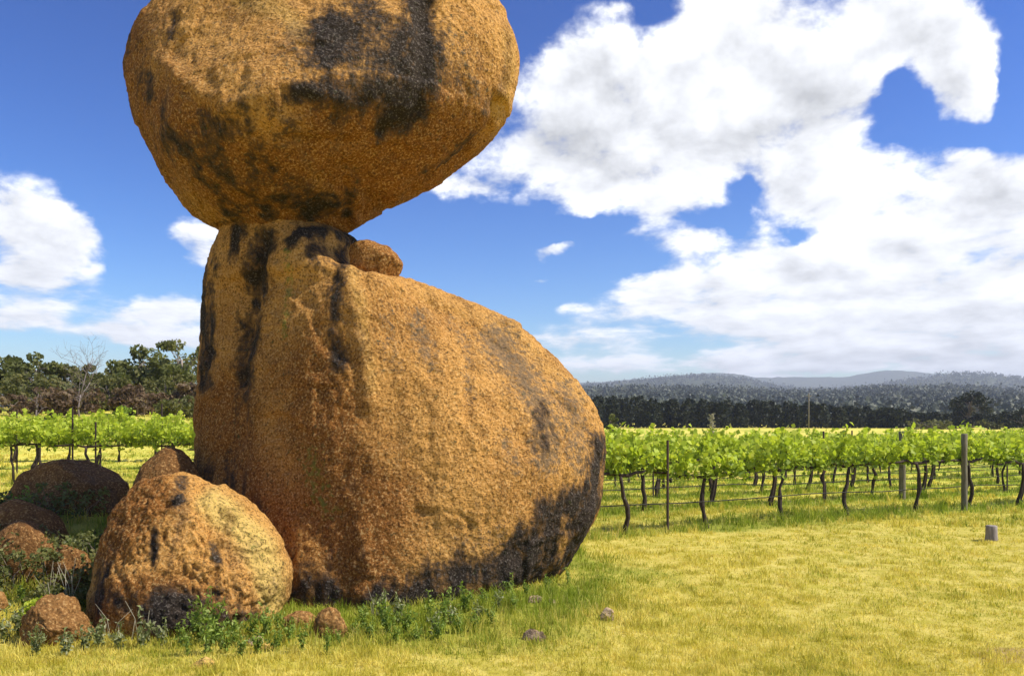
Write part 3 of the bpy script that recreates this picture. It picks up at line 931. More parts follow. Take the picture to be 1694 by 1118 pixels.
outline_stone('wedge_stone', [(582, 402), (600, 397), (628, 402), (650, 414), (666, 430), (660, 452), (644, 470), (618, 470), (592, 458), (580, 430)], 9.38, .24, M_ROCK,
              'small wedge-shaped stone perched on the shoulder beside the neck', 'stone', 205, attrs={'rust': .5})
lump_px('flat_boulder', 24, 212, 767, 900, 10.9, M_ROCK2, 'low flat-topped brown boulder crowning the shaded scrubby bank', 'boulder', 212, cuts=4, rough=.03, attrs={'rust': .6})
lump_px('brown_boulder', 226, 336, 752, 900, 9.5, M_ROCK2, 'brown boulder wedged behind the pitted dome against the rock', 'boulder', 223, cuts=4, rough=.03, attrs={'rust': .6})
lump_px('rounded_boulder', -40, 98, 832, 960, 9.7, M_ROCK2, 'half-buried rounded boulder in shade below the flat-topped boulder', 'boulder', 231, cuts=2, rough=.02, attrs={'rust': .6})
lump_px('rounded_boulder', -12, 108, 866, 990, 9.2, M_ROCK2, 'smooth egg-shaped brown boulder in shade among dark scrub', 'boulder', 244, cuts=2, rough=.02, attrs={'rust': .7})
lump_px('slanted_stone', 84, 150, 893, 990, 8.6, M_ROCK2, 'slanted orange stone leaning beside dry stalks', 'stone', 251, tilt=0.5, cuts=7, attrs={'rust': .8})
outline_stone('jagged_stone', [(40, 1030), (58, 1000), (82, 988), (104, 996), (118, 1016), (138, 1040), (146, 1072), (110, 1085), (60, 1085), (42, 1060)], 7.15, .26, M_ROCK2,
              'jagged rusty stone half sunk in sunlit grass', 'stone', 263, attrs={'rust': .3}, rough=.09)
lump_px('brown_stone', -22, 14, 978, 1015, 7.6, M_ROCK2, 'small brown stone half hidden in grass beside the jagged stone', 'stone', 271, cuts=6)
lump_px('rounded_stone', 520, 574, 1008, 1070, 7.2, M_ROCK2, 'upright rounded brown stone between the pitted boulder and the rock', 'stone', 281, cuts=5, rough=.05, attrs={'stain': .2})
lump_px('low_stone', 468, 524, 1013, 1050, 7.5, M_ROCK2, 'low reddish stone lying next to the upright rounded stone', 'stone', 285, cuts=6)
lump_px('pebble', 412, 436, 1050, 1075, 6.95, M_STONE, 'small pinkish pebble in grass before the pitted boulder', 'stone', 291, cuts=6, level=3)
lump_px('pebble', 430, 456, 1061, 1085, 6.85, M_STONE, 'small pale yellow pebble touching a pinkish pebble', 'stone', 292, cuts=6, level=3, attrs={'pale': 1.0})
lump_px('tan_stone', 304, 364, 1088, 1135, 6.35, M_ROCK, 'tan pointed stone in grass well in front of the pitted boulder', 'stone', 296, cuts=7, attrs={'pale': .7})
lump_px('pale_stone', 989, 1017, 1006, 1036, 7.85, M_STONE, 'pale angular stone alone in the grass right of the rock', 'stone', 301, tilt=-.6, cuts=8, level=3)
lump_px('dark_stone', 866, 903, 1038, 1082, 7.2, M_STONE, 'dark grey lichened stone in grass in front of the rock', 'stone', 307, cuts=8, rough=.1, level=3, attrs={'stain': .55})
lump_px('reddish_stone', 872, 900, 984, 1004, 8.4, M_STONE, 'small flat reddish stone by weeds at the foot of the rock', 'stone', 311, cuts=6, level=3)
lump_px('reddish_stone', 905, 920, 990, 1006, 8.3, M_STONE, 'tiny reddish stone beside the flat reddish stone', 'stone', 313, cuts=6, level=3)


# ------------------------------------------------------------------ trees
def make_tree(seed, height, width, leaf_mat, leaf_size, n_leaf, bark, trunk_r=0.16, clumps=26, crown_from=0.3, open_=0.5, lean=0.0):
    r = np.random.default_rng(seed)
    wood, leaf = Geo(), Geo()
    k = 7
    tz = np.linspace(0, 0.8 * height, k)
    tx = lean * tz + np.cumsum(r.normal(0, 0.03 * height / k * 2, k)) * 0.6
    ty = np.cumsum(r.normal(0, 0.03 * height / k * 2, k)) * 0.6
    tr = np.stack([tx - tx[0], ty - ty[0], tz - 0.25], 1)
    wood.tube(tr, np.linspace(trunk_r, trunk_r * 0.35, k), 7)
    per = max(6, n_leaf // clumps)
    for c in range(clumps):
        zf = r.uniform(crown_from, 1.0)
        prof = math.sqrt(max(0.05, 1 - ((zf - 0.62) / 0.45) ** 2)) if zf > 0.3 else 0.75
        a = r.uniform(0, 2 * math.pi)
        rad = width * 0.5 * prof * math.sqrt(r.uniform(0.05, 1))
        end = np.array([math.cos(a) * rad + lean * height * zf, math.sin(a) * rad, zf * height * 0.96])
        s = tr[min(k - 1, max(1, int((zf * 0.72) * k)))]
        midp = (s + end) / 2 + r.normal(0, 0.08 * width, 3)
        wood.tube([s, midp, end], [trunk_r * 0.32, trunk_r * 0.18, trunk_r * 0.06], 5)
        cr = width * r.uniform(0.10, 0.20) * (1.25 - open_ * 0.5)
        pts = r.normal(0, 1, (per, 3))
        pts *= (r.uniform(0.2, 1, (per, 1)) ** 0.4) / np.linalg.norm(pts, axis=1)[:, None]
        pts = pts * np.array([cr, cr, cr * 0.72]) + end
        tone = np.clip(r.uniform(0, 1) * 0.6 + r.uniform(0, 0.4, per), 0, 1)
        leaf.leaves(pts, leaf_size, r, up=0.1, rnd=tone)
    return wood.mesh('trunk', True), leaf.mesh('crown')


def place_tree(name, x, y, label, cat, seed, height, width, leaf_mat, leaf_size, n_leaf, bark=M_GUM_BARK, group=None, sink=0.0, **kw):
    w, l = make_tree(seed, height, width, leaf_mat, leaf_size, n_leaf, bark, **kw)
    root = tag(add(name, None, loc=(x, y, float(gz(x, y)) - sink), rz=seed * 1.3), label, cat, group)
    add('trunk', w, bark, root)
    add('crown', l, leaf_mat, root)
    return root


def tree_px(name, px, ytop, y, width_px, label, seed, mat, leaf=0.30, n_leaf=1500, group='trees and scrub beyond the left-hand vines', cat='tree', **kw):
    x = (px - CX) / F * y
    h = P(px, ytop, y)[2] - float(gz(x, y))
    return place_tree(name, x, y, label, cat, seed, h, width_px / F * y, mat, leaf, n_leaf, group=group, **kw)


tree_px('gum_tree', 300, 566, 50, 105, 'tall open-crowned gum tree right beside the rock, sky showing through', 11, M_GUM_LEAF, n_leaf=1500, clumps=24, open_=1.0, leaf=.28, lean=.06)
tree_px('gum_tree', 252, 578, 52, 95, 'dark bushy gum tree next to the open-crowned gum', 12, M_GUM_LEAF, n_leaf=2200, clumps=28, crown_from=.12)
tree_px('gum_tree', 205, 600, 50, 80, 'shorter dark green gum tree with brown dead leaves at its foot', 13, M_GUM_LEAF, n_leaf=2000, clumps=26, crown_from=.08)
tree_px('olive_tree', 160, 606, 54, 90, 'olive-green rounded tree just right of the bare tree', 14, M_GUM_LEAF2, n_leaf=2000, clumps=26, crown_from=.08)
tree_px('olive_tree', 108, 606, 53, 85, 'olive-green rounded tree just left of the bare tree', 15, M_GUM_LEAF2, n_leaf=2000, clumps=26, crown_from=.08)
tree_px('gum_tree', 58, 588, 52, 95, 'broad dark green gum tree with a flat dense crown', 16, M_GUM_LEAF, n_leaf=2400, clumps=28, crown_from=.10)
tree_px('gum_tree', 8, 592, 53, 80, 'dark green gum tree with pale slanting stems at the scrub edge', 17, M_GUM_LEAF, n_leaf=2000, clumps=26, crown_from=.12)
tree_px('gum_tree', -60, 588, 54, 110, 'large gum tree beyond the scrub edge', 18, M_GUM_LEAF, n_leaf=2000, clumps=26, crown_from=.1)
tree_px('brown_shrub', 238, 650, 44, 70, 'brown twiggy shrub under the dark bushy gum tree', 21, M_BROWN_LEAF, n_leaf=900, clumps=16, crown_from=.05, cat='shrub', leaf=.22, trunk_r=.06)
tree_px('brown_shrub', 140, 640, 45, 80, 'brown twiggy shrub round the foot of the bare tree', 22, M_BROWN_LEAF, n_leaf=900, clumps=16, crown_from=.05, cat='shrub', leaf=.22, trunk_r=.06)
tree_px('brown_shrub', 75, 645, 45, 75, 'brown twiggy shrub under the broad flat-crowned gum', 23, M_BROWN_LEAF, n_leaf=900, clumps=16, crown_from=.05, cat='shrub', leaf=.22, trunk_r=.06)
tree_px('brown_shrub', 20, 655, 44, 70, 'dull brown shrub under pale slanting stems', 24, M_BROWN_LEAF, n_leaf=800, clumps=16, crown_from=.05, cat='shrub', leaf=.22, trunk_r=.06)
tree_px('olive_shrub', 195, 676, 40, 46, 'bright olive shrub just above the left-hand vines', 25, M_WEED, n_leaf=700, clumps=14, crown_from=.05, cat='shrub', leaf=.18, trunk_r=.05)
tree_px('olive_shrub', 290, 660, 42, 80, 'pale olive shrub below the open-crowned gum', 26, M_GUM_LEAF2, n_leaf=900, clumps=16, crown_from=.05, cat='shrub', leaf=.22, trunk_r=.06)

for k, (px, yt, yy, wd, mt, nm, lb) in enumerate([
        (275, 618, 47, 80, M_GUM_LEAF2, 'olive_shrub', 'olive bushy undergrowth beneath the two tallest gums'), (180, 628, 47, 80, M_GUM_LEAF2, 'olive_shrub', 'olive bushy undergrowth beneath the shorter dark gum'),
        (118, 622, 48, 80, M_GUM_LEAF2, 'olive_shrub', 'olive bushy undergrowth left of the bare tree trunk'), (45, 620, 48, 90, M_GUM_LEAF2, 'olive_shrub', 'olive bushy undergrowth under the broad flat-crowned gum'),
        (215, 640, 44, 60, M_BROWN_LEAF, 'brown_shrub', 'reddish brown shrub under the shorter dark gum'), (305, 636, 45, 60, M_BROWN_LEAF, 'brown_shrub', 'reddish brown shrub beside the rock under the open gum'),
        (100, 652, 42, 60, M_BROWN_LEAF, 'brown_shrub', 'low reddish brown shrub before the olive undergrowth'), (228, 604, 58, 80, M_GUM_LEAF2, 'olive_tree', 'olive tree filling the gap between two dark gums'),
        (330, 590, 60, 90, M_GUM_LEAF2, 'olive_tree', 'olive tree partly hidden behind the rock edge')]):
    tree_px(nm, px, yt, yy, wd, lb, 60 + k, mt, n_leaf=1400, clumps=22, crown_from=.04, cat='tree' if nm == 'olive_tree' else 'shrub', leaf=.24, trunk_r=.07)

# pale slanting stems in front of the scrub, and the bare tree
def bare_tree(name, px, ytop, y, spread, seed, label, r0=0.09, levels=4):
    r = np.random.default_rng(seed)
    x = (px - CX) / F * y
    g0 = float(gz(x, y))
    h = P(px, ytop, y)[2] - g0
    trunk, tw = Geo(), Geo()

    def grow(p, d, length, rad, lev, geo):
        q = p + d * length
        mid = (p + q) / 2 + r.normal(0, 0.05 * length, 3)
        geo.tube([p, mid, q], [rad, rad * .8, rad * .6], 5)
        if lev == 0:
            return
        for _ in range(3 if lev > 1 else 3):
            nd = d + r.normal(0, spread, 3)
            nd[2] = abs(nd[2]) * 0.7 + 0.35
            nd /= np.linalg.norm(nd)
            grow(q if r.uniform() < .7 else mid, nd, length * r.uniform(.6, .85), rad * .58, lev - 1, tw)
    grow(np.array([0, 0, -.2]), np.array([0.03, 0, 1.0]), h * 0.36, r0, levels, trunk)
    root = tag(add(name, None, loc=(x, y, g0)), label, 'tree', 'trees and scrub beyond the left-hand vines')
    add('trunk', trunk.mesh('trunk', True), M_DEAD, root)
    add('branches', tw.mesh('branches', True), M_DEAD, root)


bare_tree('bare_tree', 132, 566, 42, .75, 5, 'leafless grey tree with fine bare branches against the sky', .06, 5)
bare_tree('bare_tree', 60, 640, 43, .5, 9, 'pale dead stems slanting out of the brown scrub', .06, 3)

# trees on the right beyond the vineyard
RG = 'trees at the far field edge'
tree_px('lone_tree', 1604, 651, 140, 62, 'dark lone tree with a broad crown standing above the tree belt', 31, M_DARK_LEAF, leaf=.55, n_leaf=1800, clumps=34, group=RG, crown_from=.18, trunk_r=.25)
for i, (px, yt, wd, lb, mt) in enumerate([(1655, 682, 40, 'low dark tree just right of the lone tree', M_DARK_LEAF), (1690, 678, 44, 'dark rounded tree farther right of the lone tree', M_DARK_LEAF),
                                         (1540, 697, 60, 'low grey-green shrub on the field edge left of the lone tree', M_GUM_LEAF2), (1640, 694, 40, 'pale grey-green bush at the foot of the lone tree', M_GUM_LEAF2),
                                         (1010, 680, 22, 'small dark bush poking over vines beside the rock', M_GUM_LEAF)]):
    tree_px('field_tree' if i < 2 else 'field_shrub', px, yt, 132 if px > 1100 else 60, wd, lb, 40 + i, mt, leaf=.45 if px > 1100 else .25, n_leaf=800, clumps=18, group=RG, crown_from=.05, cat='tree' if i < 2 else 'shrub', trunk_r=.12)

# the dark belt: a far-off wood that reads as one mass
belt = Geo()
rb = np.random.default_rng(55)
for k in range(105):
    px = 700 + k * 12.0 + rb.uniform(-5, 5)
    y = 150 + rb.uniform(-5, 12)
    x = (px - CX) / F * y
    top = np.interp(px, [700, 985, 1190, 1330, 1440, 1600, 2000], [654, 657, 663, 668, 675, 686, 689])
    top += rb.uniform(-4, 5)
    ht = P(px, top, y)[2]
    w = rb.uniform(2.2, 3.2)
    nL = 330
    zf = rb.uniform(0.02, 1, nL)
    pr = np.sqrt(np.clip(1 - ((zf - .4) / .62) ** 2, 0.02, 1)) * w * .62
    a = rb.uniform(0, 2 * np.pi, nL)
    q = pr * np.sqrt(rb.uniform(.2, 1, nL))
    pts = np.stack([x + np.cos(a) * q, y + np.sin(a) * q, zf * ht], 1)
    belt.leaves(pts, 0.75, rb, up=.1, rnd=np.clip(rb.uniform(0, .5) + rb.uniform(0, .5, nL), 0, 1))
tag(add('tree_belt', belt.mesh('tree_belt'), M_DARK_LEAF), 'dark dense belt of trees along the far field edge', 'tree belt', kind='stuff')


# ------------------------------------------------------------------ vines and trellis
def make_vine(seed, n_leaf, size):
    r = np.random.default_rng(seed)
    trunk, arm, leaf = Geo(), Geo(), Geo()
    k = 7
    t = np.linspace(0, 1, k)
    wob = np.cumsum(r.normal(0, 0.028, (k, 2)), axis=0)
    lean = r.uniform(-0.12, 0.12)
    pts = np.stack([wob[:, 0] - wob[0, 0] + lean * t, wob[:, 1] - wob[0, 1], -0.06 + 1.06 * t], 1)
    trunk.tube(pts, (0.046 - 0.012 * t) * (1 + 0.18 * r.normal(size=k)), 8)
    if r.uniform() < .35:
        p2 = pts.copy(); p2[:, 0] += np.linspace(0.10, 0.02, k)
        trunk.tube(p2, 0.032, 6)
    top = pts[-1]
    for sgn in (-1, 1):
        s = np.linspace(0, 1, 7)
        a = np.stack([top[0] + sgn * s * 0.98, top[1] + np.cumsum(r.normal(0, .012, 7)), top[2] + 0.04 * np.sin(s * 3) + r.normal(0, .012, 7)], 1)
        arm.tube(a, np.linspace(0.034, 0.02, 7), 6)
    ns = 19
    sx = np.sign(np.linspace(-1, 1, ns)) * 0.94 * np.abs(np.linspace(-1, 1, ns)) ** 1.15 + r.normal(0, .04, ns)
    per = n_leaf // ns
    for x0 in sx:
        hgt = r.uniform(0.34, 0.90) * (1 - 0.38 * min(1, abs(x0) / .95) ** 2)
        dirx, diry = r.normal(0, .14), r.normal(0, .20)
        tt_ = r.uniform(0, 1, per) ** 0.8
        c = np.stack([x0 + dirx * tt_ + r.normal(0, .055, per), diry * tt_ + r.normal(0, .07, per), 0.99 + tt_ * hgt + r.normal(0, .03, per)], 1)
        droop = r.uniform(0, 1, per) < 0.10
        c[droop, 2] -= r.uniform(0.0, .22, droop.sum())
        leaf.leaves(c, size, r, up=.1, aspect=.95, fold=.16, rnd=np.clip(0.15 + 0.62 * tt_ + r.normal(0, .16, per), 0, 1))
        pt = np.array([[x0, 0, 1.0], [x0 + dirx * .5, diry * .5, 1.0 + hgt * .55], [x0 + dirx, diry, 1.0 + hgt]])
        arm.tube(pt, [.007, .005, .002], 4)
    return trunk.mesh('trunk', True), arm.mesh('cordon', True), leaf.mesh('foliage')


def vine_root(seed, n_leaf, size):
    tr, ar, lf = make_vine(seed, n_leaf, size)
    return tr, ar, lf


NEAR = [vine_root(100 + i, 640, .11) for i in range(8)]
MIDV = [vine_root(120 + i, 420, .15) for i in range(4)]
VR = random.Random(3)


def put_vine(x, y, ang, near, label, group):
    tr, ar, lf = VR.choice(NEAR if near else MIDV)
    root = tag(add('grape_vine', None, loc=(x, y, float(gz(x, y))), rz=ang + (math.pi if VR.random() < .5 else 0)), label, 'vine', group)
    root.scale = (1, 1, VR.uniform(.93, 1.07) * (1.09 if 'first from' in label and 'front right' in label else 1))
    add('trunk', tr, M_VINE_BARK, root)
    add('cordon', ar, M_VINE_BARK, root)
    add('foliage', lf, M_VINE_LEAF, root)


def wire(x0, y0, x1, y1, z, r, name, label, cat, group):
    k = max(8, int(math.hypot(x1 - x0, y1 - y0) / 1.0))
    t = np.linspace(0, 1, k)
    xs, ys = x0 + (x1 - x0) * t, y0 + (y1 - y0) * t
    zs = gz(xs, ys) + z + 0.012 * np.cos(t * k * 1.1)
    g = Geo()
    g.tube(np.stack([xs - x0, ys - y0, zs], 1), r, 4)
    tag(add(name, g.mesh(name), M_WIRE, loc=(x0, y0, 0)), label, cat, group)


def wood_post(x, y, h, r, label, group, seed=0):
    rr = np.random.default_rng(seed)
    g = Geo()
    z = np.array([-.2, 0, h * .35, h * .7, h - .02, h])
    rad = r * (1 + .05 * rr.normal(size=6)); rad[-1] = r * .86
    g.tube(np.stack([.02 * rr.normal(size=6) * 0, np.zeros(6), z], 1), rad, 12)
    return tag(add('wooden_post', g.mesh('wooden_post', False), M_POST, loc=(x, y, float(gz(x, y)))), label, 'post', group)


def steel_post(x, y, h, label, group):
    g = Geo()
    w = .022
    z0, z1 = -.2, h
    prof = [(-w, -w * .4), (w, -w * .4), (w, w * .1), (.006, w * .1), (.006, w * 1.3), (-.006, w * 1.3), (-.006, w * .1), (-w, w * .1)]   # a T-section star picket
    V = np.array([(a, b, z) for z in (z0, z1) for a, b in prof])
    k = len(prof)
    Q = [[i, (i + 1) % k, k + (i + 1) % k, k + i] for i in range(k)]
    g.quads(V, Q)
    g.quads(np.array([V[k + i] for i in (0, 1, 2, 7)]), [[0, 1, 2, 3]])
    return tag(add('steel_post', g.mesh('steel_post'), M_STEEL_POST, loc=(x, y, float(gz(x, y)))), label, 'post', group)


ORD = ['front', 'second', 'third', 'fourth', 'fifth', 'sixth']
NTH = 'first second third fourth fifth sixth seventh eighth ninth tenth eleventh twelfth thirteenth fourteenth fifteenth sixteenth seventeenth eighteenth nineteenth twentieth'.split()
ang = math.atan2(ROW_D[1], ROW_D[0])
ROW0_K = [0.0, 1.0, 2.0, 3.0, 4.1, 5.1, 6.1, 7.1, 8.1, 9.1, 10.1, 11.1]
for i in range(6):
    o = ROW_0 + ROW_N * (2.9 * i)
    vis = []
    for k in range(-4, 24):
        kk = (k if i else (k if k <= 3 else k + .1)) + (0.37 * i % 1)
        p = o + ROW_D * (1.86 * kk)
        px = CX + p[0] / p[1] * F
        if px < 940 - 40 * i * .3 or px > 1790 or p[0] < 0.9:
            continue
        vis.append((k, p))
    for j, (k, p) in enumerate(vis):
        put_vine(p[0], p[1], ang, i < 3, f'leafy grape vine, {NTH[j]} from the great rock in the {ORD[i]} right-hand row', f'vines of the {ORD[i]} right-hand row')
    a, b = vis[0][1] - ROW_D * .9, vis[-1][1] + ROW_D * .9
    if i < 4:
        wire(a[0], a[1], b[0], b[1], .50, .010, 'drip_pipe', f'black drip pipe strung low along the {ORD[i]} right-hand vine row', 'pipe', 'drip pipes along the right-hand vine rows')
    wire(a[0], a[1], b[0], b[1], 1.0, .004, 'trellis_wire', f'thin trellis wire under the foliage of the {ORD[i]} right-hand vine row', 'wire', 'trellis wires of the right-hand vine rows')
pg = 'posts of the right-hand vine rows'


def at_row(px, i):
    """where the sight line of photo column px crosses row i"""
    o = ROW_0 + ROW_N * (2.9 * i)
    t = (px - CX) / F
    s = (t * o[1] - o[0]) / (ROW_D[0] - t * ROW_D[1])
    return o + ROW_D * s


p = at_row(1582, 0); wood_post(p[0], p[1] - .32, 1.70, .062, 'thick round wooden post in the vine row bordering the open grass', pg, 1)
p = at_row(1483, 1); wood_post(p[0], p[1] - .32, 1.80, .085, 'thick round wooden post in the second vine row', pg, 2)
p = at_row(1100, 0); steel_post(p[0], p[1] - .25, 1.62, 'thin dark steel post in the front vine row near the rock', pg)
p = at_row(1356, 1); steel_post(p[0], p[1] - .25, 1.78, 'thin dark steel post in the second vine row', pg)
p = at_row(1080, 2); steel_post(p[0], p[1] - .06, 1.7, 'thin steel post in the third vine row near the rock', pg)
p = at_row(1408, 2); steel_post(p[0], p[1] - .06, 1.85, 'thin steel post in the third vine row behind thick posts', pg)
p = at_row(1664, 1); steel_post(p[0], p[1] - .06, 1.75, 'thin steel post in the second vine row beyond the thick post', pg)
p = at_row(1800, 0); steel_post(p[0], p[1] - .06, 1.7, 'thin steel post at the far end of the front row', pg)

# the left-hand block of rows
LORD = ['front', 'second', 'third', 'rearmost']
for i in range(4):
    y0 = LROW_Y + 2.7 * i
    k0, k1 = -9 - i, -2
    j = 0
    for k in range(k1, k0 - 2, -1):
        x = k * 1.8 + (.6 * i % 1.3)
        y = y0 + LROW_S * x
        px = CX + x / y * F
        if px > 420 or px < -90:
            continue
        put_vine(x, y, LROW_S, i < 2, f'bright leafy grape vine, {NTH[j]} out from behind the rock in the {LORD[i]} left-hand row', f'vines of the {LORD[i]} left-hand row')
        j += 1
    xa, xb = -.70 * y0, -.33 * y0
    wire(xa, y0 + LROW_S * xa, xb, y0 + LROW_S * xb, 1.0, .004, 'trellis_wire', f'thin trellis wire along the {LORD[i]} left-hand vine row', 'wire', 'trellis wires of the left-hand vine rows')
for px, i, h, lb in ((122, 0, 1.95, 'thin steel post in the left-hand front row below the bare tree'), (269, 1, 2.1, 'thin steel post rising above left-hand vines near the rock'),
                     (160, 0, 1.6, 'thin steel post in the left-hand front row next to a taller one'), (30, 1, 1.9, 'thin steel post above left-hand vines at the scrub edge')):
    y = LROW_Y + 2.7 * i
    x = (px - CX) / F * y
    y += LROW_S * x
    steel_post((px - CX) / F * y, y - .05, h, lb, 'posts of the left-hand vine rows')

# the far pole and the pale flowering shoot on a stake
x = (1338 - CX) / F * 120
g = Geo(); g.tube([[0, 0, -.3], [0, 0, 2.6], [0, 0, 5.6]], [.11, .10, .08], 8)
g.tube([[-.45, 0, 5.2], [0, 0, 5.2], [.45, 0, 5.2]], [.05, .05, .05], 6)
tag(add('utility_pole', g.mesh('utility_pole'), M_POST, loc=(x, 120, float(gz(x, 120)))), 'slender grey pole standing before the dark tree belt', 'pole')
px, y = 1178, 24.0
x = (px - CX) / F * y
root = tag(add('climbing_shrub', None, loc=(x, y, float(gz(x, y)))), 'tall slim shoot with pale blossom rising above the vines', 'shrub')
g = Geo(); g.tube([[0, 0, -.1], [.02, 0, 1.2], [0, 0, 2.2]], [.02, .014, .008], 5); add('stem', g.mesh('stem'), M_GUM_BARK, root)
g = Geo(); zz = rng.uniform(1.6, 2.35, 170); g.leaves(np.stack([rng.normal(0, .075, 170) * (2.6 - zz), rng.normal(0, .07, 170), zz], 1), .07, rng); add('blossom', g.mesh('blossom'), M_STRAW, root)
g = Geo(); zz = rng.uniform(1.3, 1.9, 160); g.leaves(np.stack([rng.normal(0, .14, 160), rng.normal(0, .12, 160), zz], 1), .11, rng, rnd=rng.uniform(.5, 1, 160)); add('foliage', g.mesh('foliage'), M_VINE_LEAF, root)

# the sawn stump on the grass
c = P(1640, 893, 13.0)
g = Geo()
zz = np.array([-.1, .0, .08, .16, .235, .245])
g.tube(np.stack([np.zeros(6), np.zeros(6), zz], 1), [.105, .10, .09, .088, .086, .08], 11)
sx_ = (1640 - CX) / F * 13.2
me = g.mesh('stump', True)
tag(add('stump', me, M_STUMP, loc=(sx_, 13.2, float(gz(sx_, 13.2)))), 'short grey sawn post stump alone on the yellow grass', 'stump')


# ------------------------------------------------------------------ grass and weeds
def blades(name, n, ymin, ymax, tmin, tmax, hgt, label, seed, wpx=0.8, power=1.0, tufts=4500):
    r = np.random.default_rng(seed)
    iy = r.uniform(1 / ymax ** power, 1 / ymin ** power, n)
    y = iy ** (-1 / power)
    x = r.uniform(tmin, tmax, n) * y
    # clumping
    dens = 0.55 + 0.6 * fbm2(x, y, 1.6, 3, seed)
    keep = r.uniform(0, 1, n) < np.clip(dens, .12, 1)
    x, y = x[keep], y[keep]
    n0 = len(x)
    nt = tufts
    cy_ = r.uniform(1 / ymax, 1 / ymin, nt) ** -1.0
    cx_ = r.uniform(tmin, tmax, nt) * cy_
    per = 16
    x = np.concatenate([x, (cx_[:, None] + r.normal(0, .035, (nt, per)) * (1 + cy_[:, None] / 25)).ravel()])
    y = np.concatenate([y, (cy_[:, None] + r.normal(0, .035, (nt, per)) * (1 + cy_[:, None] / 25)).ravel()])
    n = len(x)
    g, vine = green(x, y)
    lush = np.clip(g, 0, 1)
    h = hgt * r.uniform(.5, 1.25, n) * (1 + 0.9 * lush + 0.7 * vine) * (1 + .45 * fbm2(x, y, 1.1, 2, seed + 4))
    h *= 1 + .9 * np.exp(-((x + 6) / 1.8) ** 2 - ((y - 9.6) / 1.6) ** 2)
    h[n0:] *= np.repeat(r.uniform(.9, 2.1, nt), per)
    h = np.clip(h, .015, .42)
    w = np.maximum(.0035, wpx * y / 798) * r.uniform(.6, 1.2, n)
    a = r.uniform(0, 2 * np.pi, n)
    lean = np.abs(r.normal(0, .55, n)) * h
    b = r.uniform(0, 2 * np.pi, n)
    z = gz(x, y) - .01
    base = np.stack([x, y, z], 1)
    sd = np.stack([np.cos(a), np.sin(a), np.zeros(n)], 1) * (w / 2)[:, None]
    ld = np.stack([np.cos(b), np.sin(b), np.zeros(n)], 1) * lean[:, None]
    up = np.array([0, 0, 1.0])
    m_ = base + ld * .35 + up * (h * .6)[:, None]
    tip = base + ld + up * (h * .95)[:, None]
    V = np.stack([base - sd, base + sd, m_ + sd * .8, m_ - sd * .8, tip], 1).reshape(-1, 3)
    o = np.arange(n)[:, None] * 5
    rv = r.uniform(0, 1, n)
    rv[n0:] = np.clip(np.repeat(r.uniform(0, 1, nt), per) * .8 + rv[n0:] * .2, 0, 1)
    rnd = np.repeat(rv, 5)
    me = mesh_np(name, V, [o + np.array([[0, 1, 2, 3]]), o + np.array([[3, 2, 4]])], {'rnd': rnd, 'green': np.repeat(g, 5)})
    tag(add(name, me, M_GRASS), label, 'grass', kind='stuff')


blades('short_grass', 250000, 5.4, 15, -.95, .95, .046, 'short dry yellow-green grass across the foreground', 61, power=1.0, tufts=9000)
blades('meadow_grass', 120000, 15, 60, -.85, .85, .062, 'yellow-green grass between the vine rows', 62, power=1.0)


def weed(kind, seed):
    r = np.random.default_rng(seed)
    stem, leaf = Geo(), Geo()
    for _ in range(r.integers(4, 8)):
        h = r.uniform(.16, .34)
        a, l = r.uniform(0, 6.28), r.uniform(.02, .14)
        p = np.array([[0, 0, -.02], [math.cos(a) * l * .4, math.sin(a) * l * .4, h * .55], [math.cos(a) * l, math.sin(a) * l, h]])
        stem.tube(p, [.005, .004, .002], 4)
        k = 26
        t = r.uniform(.15, 1, k)
        c = np.stack([np.interp(t, [0, .5, 1], p[:, j]) for j in range(3)], 1) + r.normal(0, .022, (k, 3))
        leaf.leaves(c, .05 if kind else .042, r, up=.5, aspect=.45)
    return stem.mesh('stem'), leaf.mesh('leaves')


WEEDS = [weed(k % 2, 300 + k) for k in range(6)]
WR = random.Random(5)


def put_weed(px, py, s, grey, label, group, y=None):
    y = y or H * F / (py - HZ)
    x = (px - CX) / F * y
    st, lf = WR.choice(WEEDS)
    if grey:
        lf = lf.copy(); lf.materials.clear()
    root = tag(add('leafy_weed', None, loc=(x, y, float(gz(x, y))), rz=WR.uniform(0, 6)), label, 'weed', group)
    s *= .72
    root.scale = (s, s, s * WR.uniform(.9, 1.3))
    add('stem', st, M_WEED, root)
    add('leaves', lf, M_WEED_GREY if grey else M_WEED, root)


for px, py, s in ((600, 1048, 1.0), (640, 1056, 1.2), (672, 1052, 1.1), (706, 1030, 1.0), (735, 1040, 1.3), (768, 1022, 1.2), (800, 1018, .9), (845, 1000, 1.0), (585, 1060, .8), (690, 1062, .8), (560, 1072, .7), (615, 1062, .9), (655, 1068, .8), (725, 1058, .9), (760, 1050, 1.0), (785, 1046, .8), (815, 1036, .9), (850, 1020, .8), (540, 1085, .8), (500, 1085, .9),
                  (870, 996, .8), (905, 985, .9), (940, 975, .9)):
    where = ('beside the upright rounded stone' if px < 600 else 'under the shaded left face of the great rock' if px < 700 else
             'below the sunlit flank of the great rock' if px < 840 else 'by the black-stained right foot of the great rock')
    put_weed(px, py, s, False, 'leafy green weed growing ' + where, 'green weeds ' + where)
for px, py, s in ((632, 1035, 1.1), (660, 1042, 1.1), (720, 1050, 1.0), (750, 1036, 1.1), (790, 1034, .9), (824, 1018, .9)):
    where = 'under the shaded left face of the great rock' if px < 700 else 'below the sunlit flank of the great rock'
    put_weed(px, py, s, True, 'grey-green pale-leaved weed ' + where, 'grey-green weeds ' + where)
